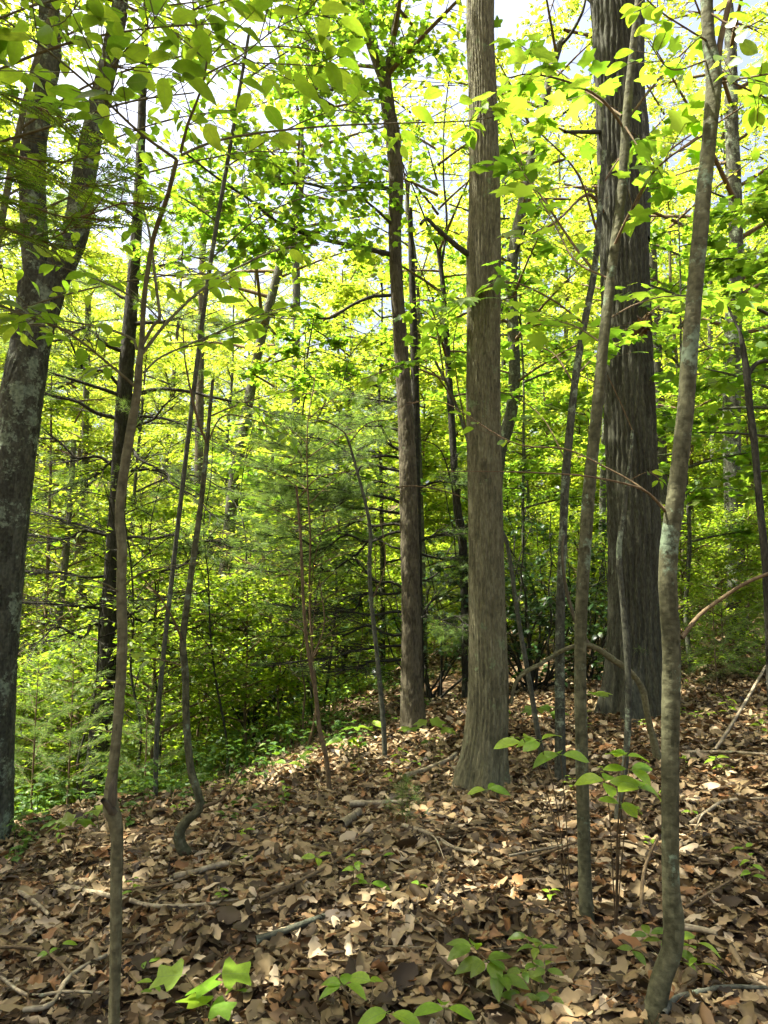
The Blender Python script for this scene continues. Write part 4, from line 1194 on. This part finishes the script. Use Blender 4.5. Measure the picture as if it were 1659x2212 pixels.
# ================================================================== the wood behind
def proto_tree(name, label, cat, group, H, r0, zlo, R0, nL, ntw, nlf, size, leafmat, barkmat, proto=L_FAR, rise=.3, layered=False, lean=.0, tl=.28, flat=.45):
    r = thing(name, label, cat, (0, 0, 0), group)
    n = 7; z = np.linspace(-.4, H, n)
    wx = np.cumsum(rng.normal(0, .05 * H / n, n)); wy = np.cumsum(rng.normal(0, .05 * H / n, n))
    wx -= wx[0]; wy -= wy[0]
    path = np.stack([wx + lean * z, wy, z, r0 * (1 - .8 * np.clip(z, 0, H) / H)], -1)
    m_ = MB(); P = trunk_mesh(m_, path, 12, .25, .004, .04, .2, r0 * .3, 4, random.randint(1, 50)); m_.obj('trunk', barkmat, r, smooth=True)
    Rf = (lambda f: R0 * (.75 + .5 * f - .95 * f ** 3)) if layered else dome(R0)
    crown_parts(r, P, zlo, H * 1.0, nL, Rf, ntw, nlf, size, leafmat, proto, barkmat, rise=rise, z_jit=.06 + .012 * R0, tl=tl, flat=flat)
    return r


used = {}


def place(proto, key, x, y, sc, sink=.0):
    loc = (x, y, float(hgt(x, y)) - sink); rz = random.random() * 6.28
    if key not in used:
        used[key] = 1
        proto.location = loc; proto.rotation_euler = (0, 0, rz); proto.scale = (sc, sc, sc)
        return proto
    return copy_tree(proto, loc, rz, sc)


GT = 'tall trees of the wood behind'
talls = [proto_tree('forest_tree', 'tall straight tree deep in the sunlit wood behind', 'tree', GT, 17 + 2 * k, .13 + .02 * k, 3.2 + k * .7, 3.5 + .3 * k, 40, 20, 18, .14, M['far'], M[('grey', 'darkoak', 'lich', 'hick')[k]]) for k in range(4)]
GY = 'young trees filling the wood behind'
youngs = [proto_tree('young_tree', 'slender young tree with bright layered leaves in the wood behind', 'tree', GY, 5.5 + 1.1 * k, .035 + .008 * k, .7, 1.8 + .17 * k, 32, 19, 16, .11, M[('far', 'under', 'far', 'maple', 'under')[k]], M[('grey', 'twig', 'pine', 'grey', 'twig')[k]], layered=True, rise=.12) for k in range(5)]
GB = 'leafy bushes on the valley side'
bushes = [proto_tree('leafy_bush', 'low leafy bush on the valley side below the pines', 'bush', GB, 2.2 + .5 * k, .02, .12, 1.15 + .2 * k, 30, 12, 11, .085, M['under'], M['twig'], layered=True, rise=.35) for k in range(3)]


def spot(px, d):
    v = ray(px, 1200)
    return v[0] * d / v[1], d


# a few nearer tall ones on both flanks
for k, (px, d) in enumerate(((40, 16), (-140, 14), (1330, 21), (1420, 25), (1090, 26), (720, 30), (180, 26), (520, 32), (880, 34))):
    x, y = spot(px, d)
    place(talls[(k + 1) % 4], ('t', (k + 1) % 4), x, y, random.uniform(.75, .95))
# tall trees: fewer where the sky shows through (px 560-1010)
cnt = 0
for (lo, hi, n, d0, d1) in ((-350, 560, 20, 24, 70), (560, 1010, 9, 34, 80), (1010, 2000, 22, 22, 70), (-150, 640, 18, 42, 75), (1000, 1750, 12, 40, 70)):
    for k in range(n):
        px = lo + (hi - lo) * (k + random.random()) / n
        d = d0 + (d1 - d0) * ((k * .618) % 1.0)
        x, y = spot(px, d)
        place(talls[cnt % 4], ('t', cnt % 4), x, y, random.uniform(.85, 1.1) * (1 + max(0, d - 35) * .012)); cnt += 1
cnt = 0
for (lo, hi, n, d0, d1) in ((-300, 420, 40, 12, 60), (420, 1000, 46, 13, 62), (1000, 1500, 28, 13.5, 50), (1500, 1950, 22, 13, 46)):
    for k in range(n):
        px = lo + (hi - lo) * ((k * .7548) % 1.0)
        d = d0 + (d1 - d0) * ((k * .5698 + .1) % 1.0)
        x, y = spot(px, d)
        place(youngs[cnt % 5], ('y', cnt % 5), x, y, random.uniform(.75, 1.15) * (1 + max(0, d - 20) * .012)); cnt += 1
cnt = 0
for (lo, hi, n, d0, d1) in ((-250, 980, 60, 8.5, 26), (1050, 1900, 26, 12, 28)):
    for k in range(n):
        px = lo + (hi - lo) * ((k * .7548 + .3) % 1.0)
        d = d0 + (d1 - d0) * ((k * .5698 + .25) % 1.0)
        x, y = spot(px, d)
        if hi < 1000 and brink_dist(x, y) < 1.2:
            continue
        place(bushes[cnt % 3], ('b', cnt % 3), x, y, random.uniform(.7, 1.2)); cnt += 1

shade = proto_tree('forest_tree', 'tall tree added just outside the view so its crown shades the litter', 'tree', 'added shade trees beside the view', 15, .14, 6.5, 3.4, 15, 34, 24, .13, M['far'], M['grey'], tl=.22)
# trees added out of view, crowns clumped to throw dappled shade on the litter
for k, (x, y) in enumerate(((-7.0, 2.4), (-6.3, 5.6), (-4.6, 0.2), (-4.3, 3.5), (-9.0, 0.0), (-3.4, 1.3), (-7.6, 4.2))):
    place(shade, 'shade', x, y, random.uniform(.8, .95))

# nearer maples among the oaks
for lab, px, d, H, R0, z0 in (('young maple with broad star leaves between the furrowed oak and the lichened trunk', 1490, 9.5, 6.5, 1.7, 1.7), ('young maple whose star leaves show behind the pale oak', 1150, 11.5, 7.5, 1.7, 2.6),
                              ('young maple at the far edge beyond the twisted dark stem', 1720, 8.0, 6.0, 1.7, 2.2), ('young maple with drooping star leaves between the plated trunk and the pine', 640, 12.0, 7.0, 1.6, 2.5)):
    x, y = spot(px, d)
    r = proto_tree('maple_tree', lab, 'tree', None, H, .035, z0, R0, 24, 11, 8, .125, M['maple'], M['grey'], L_MAPLE_MID, layered=True, rise=.1)
    r.location = (x, y, float(hgt(x, y)))

# thin bare stems standing in the thicket
GS = 'thin bare stems in the valley thicket'
stems = []
for k in range(4):
    r = thing('thin_sapling', 'thin dark bare-stemmed sapling in the valley thicket', 'sapling', (0, 0, 0), GS)
    H = 3.2 + .6 * k; m_ = MB(); n = 8; z = np.linspace(-.2, H, n)
    path = np.stack([np.cumsum(rng.normal(0, .07, n)), np.cumsum(rng.normal(0, .07, n)), z], -1); path -= path[0] * (1, 1, 0)
    C = limb(m_, path, .02, .005, .1, 6)
    S, E, Rr = limb_set(np.hstack([C, np.ones((len(C), 1))]), .8, H, 16, lambda f: .75, .5)
    Mid, B, T1, P, A, N = grow(S, E, .1 * Rr, 5, .3 * Rr + .1, 3, .04)
    for q in range(16):
        c = curve3(S[q], Mid[q], E[q]); V, Q = tube_vq(c, np.linspace(.008, .003, len(c)), 4); m_.add(V, Q=Q)
    prisms(m_, B, T1, .004, .002)
    m_.obj('stem', M['pine' if k % 2 else 'twig'], r)
    lm = MB(); scatter_leaves(lm, P, A, N, rng.uniform(.05, .09, len(P)), L_FAR); lm.obj('crown', M['under'], r)
    stems.append(r)
cnt = 0
for k in range(64):
    px = -150 + 1150 * ((k * .7548 + .17) % 1.0); d = 8.2 + 8 * ((k * .5698 + .4) % 1.0)
    x, y = spot(px, d)
    if brink_dist(x, y) < .5:
        continue
    place(stems[cnt % 4], ('s', cnt % 4), x, y, random.uniform(.7, 1.2)); cnt += 1

# individual trunks one can pick out in the wood
for lab, pts, d, mat in (
        ('pale straight trunk on the valley side between the lichened fork and the dark pine', [(176, 1500, 17), (178, 1300, 17), (181, 1180, 16), (182, 1050, 15), (186, 850, 13), (190, 650, 11)], 17, 'grey'),
        ('leaning thin trunk on the valley side, its upper half veering over the bare pine branches', [(95, 1560, 16), (108, 1450, 15), (128, 1330, 14), (140, 1230, 13), (152, 1080, 12), (160, 950, 10)], 13.5, 'grey'),
        ('faint straight trunk seen just past the smooth sapling, above the pine branches', [(428, 1250, 20), (428, 1120, 20), (430, 980, 19), (432, 820, 17), (436, 640, 15), (440, 450, 13)], 22, 'hick'),
        ('slim pole between the leaning grey trunk and the plated trunk', [(745, 1500, 9), (740, 1380, 9), (742, 1250, 8), (750, 1120, 8), (752, 980, 7), (756, 800, 6)], 15, 'grey'),
        ('dark knotted pole among the laurel leaves', [(630, 1560, 10), (632, 1450, 10), (634, 1330, 9), (628, 1240, 9), (640, 1120, 8), (660, 1020, 7)], 12.5, 'twig'),
        ('thin pole with a lean behind the crooked sapling', [(560, 1540, 8), (558, 1420, 8), (566, 1300, 7), (572, 1150, 7), (590, 980, 6)], 12, 'twig'),
        ('slender trunk close to the furrowed oak, glimpsed beside its bark', [(1303, 1350, 14), (1300, 1200, 14), (1304, 1000, 14), (1310, 830, 13), (1306, 600, 12)], 13, 'lich'),
        ('broken grey trunk behind the furrowed oak and the mottled sapling', [(1440, 1230, 30), (1430, 1100, 29), (1425, 950, 28), (1418, 800, 27), (1410, 650, 25), (1405, 500, 22)], 15, 'darkoak'),
        ('thin straight pole between the mottled sapling and the lichened trunk', [(1545, 1250, 13), (1543, 1100, 13), (1540, 950, 12), (1536, 800, 11), (1532, 600, 10)], 18, 'grey'),
        ('pale thin pole just behind the mottled sapling', [(1478, 1350, 8), (1475, 1200, 8), (1470, 1000, 7), (1465, 820, 7), (1450, 650, 6), (1446, 500, 6)], 12, 'smooth'),
        ('grey trunk in the gap behind the plated trunk, splitting into two thin stems', [(912, 1200, 13), (905, 1000, 13), (900, 850, 12), (903, 700, 12), (895, 560, 11), (880, 450, 9), (888, 330, 7)], 14, 'grey'),
        ('far trunk rising into the bright gap above the long bare limb', [(640, 700, 17), (640, 600, 17), (636, 500, 15), (645, 420, 12), (650, 340, 9)], 24, 'grey')):
    r, P = plain_tree('slender_tree', lab, pts, d, M[mat], ns=12, amp=.004, seed=random.randint(1, 40), top=None)
    top = P[-1, 2]
    P2 = np.vstack([P, P[-1:] + np.array([[0, 0, 2.5, 0]])])
    crown_parts(r, P2, max(P[0, 2] + 1.5, top - 4), top + 2.4, 16, lambda f: 1.7, 9, 7, .105, M['far'], L_FAR, M['twig'])


# ------------------------------------------------------------------ dark evergreen laurels
def laurel(label, px, d, spread, h, ndir, nleaf):
    x, y = spot(px, d)
    b = np.array([x, y, float(hgt(x, y))])
    r = thing('laurel_shrub', label, 'shrub', b)
    m_ = MB(); lm = MB()
    for k in range(ndir):
        az = k * 2.4 + random.random(); rr = spread * random.uniform(.3, 1)
        e = b + np.array([math.cos(az) * rr, math.sin(az) * rr * .7, h * random.uniform(.35, 1)])
        mid = (b + e) / 2 + rng.normal(0, .18 * spread, 3); mid[2] = max(mid[2], b[2] + .2)
        C = limb(m_, [b + rng.normal(0, .08, 3) * (1, 1, 0), mid, e], .02, .006, .1, 5, .03)
        n = nleaf // ndir; nt_ = max(3, n // 9)
        ii = rng.integers(len(C) // 3, len(C), nt_)
        E = C[ii] + rng.normal(0, 1, (nt_, 3)) * np.array([.24, .24, .16])
        prisms(m_, C[ii], E, .004, .002)
        per = 9
        th = rng.random((nt_, per)) * 6.28
        A = np.stack([np.cos(th), np.sin(th), rng.uniform(-.7, .25, (nt_, per))], -1).reshape(-1, 3)
        P = np.repeat(E, per, 0) + rng.normal(0, .03, (nt_ * per, 3))
        scatter_leaves(lm, P, A, np.array([0, 0, 1.]) + rng.normal(0, .35, A.shape), rng.uniform(.07, .11, len(P)), L_MID)
    m_.obj('stems', M['pine'], r)
    lm.obj('foliage', M['laurel'], r)


laurel('big dark evergreen laurel thicket between the pale and the furrowed oak', 1150, 9.6, 1.5, 3.0, 20, 2600)
laurel('glossy laurel pressed against the shaded side of the furrowed oak', 1265, 10.6, 1.1, 2.4, 12, 1300)
laurel('dark drooping laurel below the leaning grey trunk', 565, 11.4, 1.0, 2.5, 12, 1300)
laurel('laurel leaves spilling around the plated trunk, pale undersides showing', 935, 10.0, 1.0, 2.6, 10, 900)


# ------------------------------------------------------------------ little pines
def pine_seedling(label, px, py, h, d=None, nb=14):
    if d is None:
        b = ghit(px, py)
    else:
        x, y = spot(px, d); b = np.array([x, y, float(hgt(x, y))])
    r = thing('pine_seedling', label, 'young pine', b)
    m_ = MB(); nm = MB()
    top = b + np.array([0, 0, h])
    limb(m_, [b - (0, 0, .05), (b + top) / 2 + rng.normal(0, .02, 3), top], .006 + .006 * h, .002, .1, 5)
    for k in range(nb):
        f = .2 + .8 * k / nb; az = k * 2.4
        L = h * .5 * (1.1 - f)
        s = b + (top - b) * f
        e = s + np.array([math.cos(az) * L, math.sin(az) * L, L * .35])
        prisms(m_, s[None], e[None], .004, .002)
        nn = max(2, int(L / .05))
        u = np.linspace(.25, 1, nn)[:, None]
        needles(nm, s + (e - s) * u, np.repeat((e - s)[None], nn, 0), 22, .085, .0012, .6)
    needles(nm, np.array([top]), np.array([[0, 0, 1.]]), 30, .09, .0012, .5)
    m_.obj('stem', M['twig'], r); nm.obj('needles', M['needle'], r)['kind'] = 'stuff'


pine_seedling('feathery young pine at the foot of the lichen-spotted trunk', 95, 0, 1.7, 7.0, 26)
pine_seedling('taller feathery young pine hiding the foot of the dark pine', 170, 0, 2.0, 7.6, 30)
pine_seedling('young pine in the green edge below the crooked sapling kink', 330, 0, 1.3, 7.4, 22)
pine_seedling('knee-high pine seedling alone in the litter before the pale oak', 873, 1790, .32, None, 12)
pine_seedling('bushy young pine beside the mottled sapling, under the lichened trunk', 1535, 0, 1.3, 8.2, 24)
pine_seedling('young pine at the picture edge below the twisted dark stem', 1650, 0, 1.1, 7.2, 22)
pine_seedling('small pine sprouting against the furrowed oak foot', 1455, 0, 1.25, 7.6, 16)


# ------------------------------------------------------------------ green herb layer at the brink
und = MB()
n = 1600
x = rng.uniform(-6, 2.2, n * 3); y = rng.uniform(4.2, 13, n * 3)
s = brink_dist(x, y)
k = (s > -.75 + .5 * np.sin(2.1 * x + y) * np.cos(1.3 * y)) & (s < 4.5)
k &= rng.random(n * 3) < np.clip((s + .9) / 1.4, .06, 1)
x, y = x[k][:n], y[k][:n]
hgt_ = rng.uniform(.04, .38, len(x)) * np.clip((brink_dist(x, y) + 1) / 1.5, .35, 1.3)
b0 = np.stack([x, y, hgt(x, y)], -1); t0 = b0 + np.stack([rng.normal(0, .05, len(x)), rng.normal(0, .05, len(x)), hgt_], -1)
prisms(und, b0, t0, .003, .002)
per = 6
th = rng.random((len(x), per)) * 6.28
A = np.stack([np.cos(th), np.sin(th), rng.uniform(-.3, .3, th.shape)], -1).reshape(-1, 3)
scatter_leaves(und, np.repeat(t0, per, 0) + rng.normal(0, .02, A.shape), A, np.array([0, 0, 1.]) + rng.normal(0, .3, A.shape), rng.uniform(.045, .085, len(A)), L_MID)
u = und.obj('undergrowth', M['herb'])
u['kind'] = 'stuff'; u['label'] = 'low green herbs along the shady brink of the slope'; u['category'] = 'undergrowth'


# ------------------------------------------------------------------ seedlings in the litter
def seedling(label, base, tips, leaf, size, mat='twig', lean=0., cat='seedling'):
    """base pixel on the ground; tips: (px, py, depth offset, [heading degrees...]) leaf rosettes"""
    b = ghit(*base); d = b[1]
    r = thing('seedling', label, cat, b)
    m_ = MB()
    for (px, py, off, heads) in tips:
        e = at(px, py, d + off)
        e[2] = max(e[2], float(hgt(e[0], e[1])) + .05)
        mid = (b + e) / 2 + np.array([0, 0, .15 * np.linalg.norm(e - b)])
        limb(m_, [b - (0, 0, .02), mid, e], .0035, .002, .05, 5)
        for hd in heads:
            a = R(hd); s_ = size * random.uniform(.8, 1.12)
            ax = np.array([math.sin(a), math.cos(a), random.uniform(-.25, .25)])
            put_leaf(r, ML[leaf], e + rng.normal(0, .004, 3), ax, np.array([0, -.35, 1.]) + rng.normal(0, .22, 3), s_)
    m_.obj('stem', M[mat], r)
    return r


seedling('tulip-leaved seedling with broad notched leaves by the smooth sapling foot', (450, 2225), [(402, 2108, 0, [-80]), (470, 2100, .1, [75]), (432, 2125, 0, [150]), (452, 2175, -.1, [100, -60])], 'tulip', .12)
seedling('four-leaved seedling in the litter, stem reaching the lower picture edge', (765, 2222), [(742, 2128, 0, [5, -70, -110, 130])], 'seedround', .105)
seedling('two-leaved seedling just behind the four-leaved one', (800, 2205), [(806, 2122, .05, [40, -65])], 'seedround', .105)
seedling('pair of broad serrated leaves low at the lower edge beside the four-leaved seedling', (838, 2250), [(838, 2182, 0, [110, -120])], 'seedround', .115)
seedling('three-leaved round seedling at the lower edge before the bushy sprout', (955, 2235), [(960, 2178, 0, [0, -95, 100])], 'magnolia', .10)
seedling('sprout with long drooping leaves leaning over the litter at the lower edge', (1085, 2140), [(1050, 2075, -.05, [-90, -150, 170, 150, 60]), (1020, 2045, 0, [-80, -130, 20]), (1075, 2100, -.1, [120, 170, -170])], 'beech', .115)
seedling('bushy bright sprout with many small leaves before the straight grey sapling', (1160, 2160), [(1130, 2100, 0, [0, 60, 120, 180, -120, -60]), (1160, 2050, .1, [20, 100, -80, -160]), (1180, 2090, 0, [40, 130, -140, -40]), (1120, 2160, -.1, [0, 90, 180, -90]), (1190, 2150, -.1, [30, 150, -90]), (1140, 2030, .2, [0, 90, -90])], 'beech', .07)
seedling('low green sprout round the bowed foot of the mottled sapling', (1440, 2080), [(1430, 2030, -.1, [-80, 180, 120]), (1370, 2050, -.15, [-60, 160]), (1400, 2020, -.1, [-100, 0, 90]), (1455, 2050, -.2, [0, 140])], 'beech', .075)
seedling('sprig of big pale leaves in front of the pale oak', (1235, 1990), [(1165, 1600, -.5, [-70, 60, -120]), (1130, 1595, -.5, [-85, 40]), (1210, 1630, -.45, [0, 90, -90])], 'magnolia', .115)
seedling('leafy upright sprig crossing the mottled sapling with big glossy leaves', (1330, 2010), [(1352, 1630, -.6, [0, -30, 70]), (1360, 1665, -.55, [90, -90, 150]), (1310, 1690, -.5, [-80, 30, 120, 180]), (1380, 1700, -.55, [80, 20, -120]), (1340, 1740, -.5, [-60, 60, 160])], 'magnolia', .105)
seedling('two small leaves standing in the middle of the litter slope', (797, 1935), [(797, 1908, 0, [80, -85])], 'seedround', .10)
seedling('tiny pale seedling above the fallen twig, with three leaves', (690, 1880), [(688, 1852, 0, [-90, 60, 170])], 'seedround', .09)
seedling('small pair of leaves near the knee-high pine seedling', (828, 1870), [(826, 1850, 0, [60, -60])], 'seedround', .07)
seedling('broad-leaved seedling leaning from the pale oak root', (1062, 1735), [(1055, 1705, 0, [-90, 110, 40])], 'seedround', .15)
seedling('maple seedling with star leaves behind the straight grey sapling', (1165, 1640), [(1160, 1530, -.1, [-90, 100, 180]), (1185, 1545, -.1, [90, 160])], 'maple', .15)
seedling('bright star-leaved maple seedling against the furrowed oak foot', (1285, 1590), [(1280, 1500, 0, [-80, 90, 180])], 'maple', .16)
seedling('three-leaf seedling in the litter right under the smooth sapling knob', (305, 2110), [(315, 2085, 0, [-60, 60, 170])], 'seedround', .06)
seedling('low star-leaved seedling against the thin pole near the smooth sapling', (150, 1880), [(165, 1770, 0, [-90, 80, 170]), (200, 1745, .1, [60, 150]), (120, 1780, 0, [-70, 160])], 'maple', .13)
seedling('seedling with a pair of lance leaves near the picture corner by bare twigs', (110, 2090), [(105, 2060, 0, [20, -80]), (130, 2040, 0, [60])], 'seedround', .075)
seedling('leafy seedling where the green edge meets the litter', (640, 1690), [(650, 1630, 0, [-80, 60, 160]), (620, 1650, .1, [-60, 100])], 'seedround', .14)
seedling('broad pale seedling at the foot of the plated trunk', (770, 1640), [(770, 1570, 0, [-80, 70, 170]), (745, 1600, 0, [-100, 40]), (800, 1560, .1, [60, 120])], 'seedround', .17)
seedling('seedling spreading flat leaves between the plated trunk and the pale oak', (930, 1620), [(925, 1560, 0, [-80, 80]), (955, 1575, 0, [60, 150]), (890, 1570, 0, [-100, 170])], 'maple', .15)
seedling('little seedling on the far litter slope between the two close saplings', (1550, 1680), [(1545, 1640, 0, [-80, 80, 0]), (1565, 1655, 0, [60, -60])], 'seedround', .10)
seedling('tiny two-leaf seedling in the litter beyond the mottled sapling', (1612, 1855), [(1610, 1840, 0, [60, -80])], 'seedround', .07)


# tiny seedlings dotted over the litter
GD = 'tiny seedlings dotted over the litter'
tiny = []
for k in range(4):
    r = thing('tiny_seedling', 'tiny green seedling, one of many dotted over the leaf litter', 'seedling', (0, 0, 0), GD)
    h = .06 + .03 * k
    m_ = MB(); limb(m_, [(0, 0, -.02), (.01, 0, h / 2), (0, .01, h)], .0025, .0015, .03, 5); m_.obj('stem', M['twig'], r)
    for q in range(3 + k):
        a = q * 2.2 + k
        put_leaf(r, ML['seedround'], (0, .01, h * (1 - .12 * q)), (math.cos(a), math.sin(a), random.uniform(-.1, .3)), rng.normal(0, .2, 3) + (0, 0, 1), random.uniform(.04, .065))
    tiny.append(r)
x, y = litter_points(190, 2.6, 11, -.1)
kk = (brink_dist(x, y) > -1.2) | (x > 1.2) | (rng.random(len(x)) < .35)
x, y = x[kk], y[kk]
for k in range(min(110, len(x))):
    place(tiny[k % 4], ('d', k % 4), float(x[k]), float(y[k]), random.uniform(.8, 1.6))
# leafy bushes on the uphill side
for lab, px, d, sc in (('leafy bush behind the furrowed oak, toward the lichened trunk', 1475, 10.5, .8), ('leafy bush at the foot of the lichened trunk', 1610, 11.0, .75), ('low bush between the two close saplings in the far litter', 1545, 9.2, .55),
                       ('bush behind the arched dead branch beside the laurel', 1250, 12.5, .9), ('low leafy bush past the twisted dark stem', 1690, 9.0, .7)):
    x, y = spot(px, d)
    o = copy_tree(bushes[1], (x, y, float(hgt(x, y))), random.random() * 6, sc, lab); o['group'] = 'leafy bushes on the uphill side'


# ------------------------------------------------------------------ sticks on the ground
def stick(label, pts, w0, w1, mat='deadwood', lift=.05, tw_=None):
    P = []
    for k, p in enumerate(pts):
        g = ghit(p[0], p[1]); g = g.copy(); g[2] = float(hgt(g[0], g[1])) + lift + (p[2] if len(p) > 2 else 0)
        P.append(g)
    P = np.array(P)
    r = thing('fallen_branch', label, 'stick', P[0])
    m_ = MB(); m0 = mpp(pts[0][0], pts[0][1], P[0, 1]); m1 = mpp(pts[-1][0], pts[-1][1], P[-1, 1])
    pr = np.hstack([P, np.linspace(w0 / 2 * m0, w1 / 2 * m1, len(P))[:, None]])
    trunk_mesh(m_, pr, 10, .03, .0015, .015, .06, 0, 4, random.randint(1, 30), .1)
    m_.obj('stick', M[mat], r, smooth=True)
    for (i, q) in (tw_ or []):
        g = ghit(q[0], q[1]); e = np.array([g[0], g[1], float(hgt(g[0], g[1])) + lift + .02])
        m_ = MB(); limb(m_, [P[i], (P[i] + e) / 2 + (0, 0, .03), e], w1 / 2 * m1, .002, .05, 5); m_.obj('twig', M[mat], r)


stick('long thin fallen branch running from the smooth sapling up the litter slope', [(130, 1935), (250, 1943), (380, 1925), (480, 1870), (560, 1800)], 7, 4, 'twig')
stick('short mossy stick end lying beside the long thin branch', [(375, 1915), (420, 1905), (470, 1890), (495, 1885)], 14, 11)
stick('pale fallen stick crossing behind the smooth sapling', [(140, 1935), (200, 1950), (270, 1965), (330, 1980), (430, 1978), (520, 1965)], 11, 5)
stick('crooked pale stick in the near corner by the smooth sapling foot', [(50, 2212), (110, 2200), (140, 2150), (175, 2120), (230, 2090)], 13, 8)
stick('thin straight stick lying along the lower corner', [(0, 2140), (60, 2180), (140, 2172), (215, 2175)], 8, 5)
stick('dark curved stick in the litter near the corner', [(0, 2070), (60, 2075), (110, 2090), (150, 2130), (170, 2145)], 9, 6, 'twig')
stick('grey stick sunk in the litter left of the smooth sapling', [(40, 1945), (75, 1970), (105, 2000)], 9, 7)
stick('lichen-crusted dead branch lying below the middle of the slope', [(553, 2060), (600, 2045), (650, 2025), (700, 2005)], 20, 12, 'lich')
stick('long dark fallen branch slanting across the middle of the litter', [(560, 1965), (640, 1930), (720, 1885), (800, 1825), (850, 1800)], 8, 5, 'twig', tw_=[(2, (690, 1835)), (3, (760, 1850))])
stick('pale lichened branch lying downhill from the knee-high pine seedling', [(870, 1800), (930, 1820), (980, 1850), (1040, 1862)], 10, 7, tw_=[(1, (960, 1885))])
stick('broken pale log chunk in the litter above the slope middle', [(735, 1800), (755, 1785), (775, 1770)], 24, 18)
stick('weathered slab of fallen bark below the pale oak', [(755, 1752), (800, 1750), (880, 1747)], 15, 8)
stick('white bare branch lying against the pale oak root', [(875, 1690), (920, 1675), (965, 1655), (985, 1640)], 10, 8)
stick('long arched bare stick in front of the mottled sapling at the lower edge', [(1435, 2225), (1460, 2190), (1510, 2175), (1570, 2162), (1659, 2165)], 12, 7, 'grey', .05)
stick('forked pale stick on the slope beyond the mottled sapling', [(1490, 1800), (1530, 1770), (1570, 1748), (1659, 1742)], 9, 6, tw_=[(1, (1500, 1830))])
stick('long white dead branch on the far litter slope beside the mottled sapling', [(1480, 1640), (1560, 1640), (1659, 1645)], 8, 6)
stick('white forked branch propped on the litter at the far edge', [(1545, 1635), (1590, 1600, .12), (1630, 1560, .25), (1659, 1525, .35)], 8, 5)
stick('horizontal dark twig behind the two close saplings', [(1130, 1880), (1200, 1878, .05), (1260, 1870, .08), (1350, 1872, .08), (1430, 1885, .04)], 6, 4, 'twig')
stick('grey stick half buried behind the mottled sapling foot', [(1480, 2030), (1520, 2035), (1550, 2045)], 14, 10)
stick('dark stick leaning through the litter beside the spindly stem', [(1385, 1985), (1395, 1945, .1), (1425, 1920, .2)], 9, 6, 'twig')
stick('thin grey stick on the litter between the close saplings and the pale oak', [(1100, 1870), (1180, 1855), (1245, 1842)], 6, 4)
stick('slanting thin grey stick between the furrowed oak and the mottled sapling', [(1480, 1985), (1540, 1950), (1590, 1920), (1620, 1905)], 6, 3, 'twig')
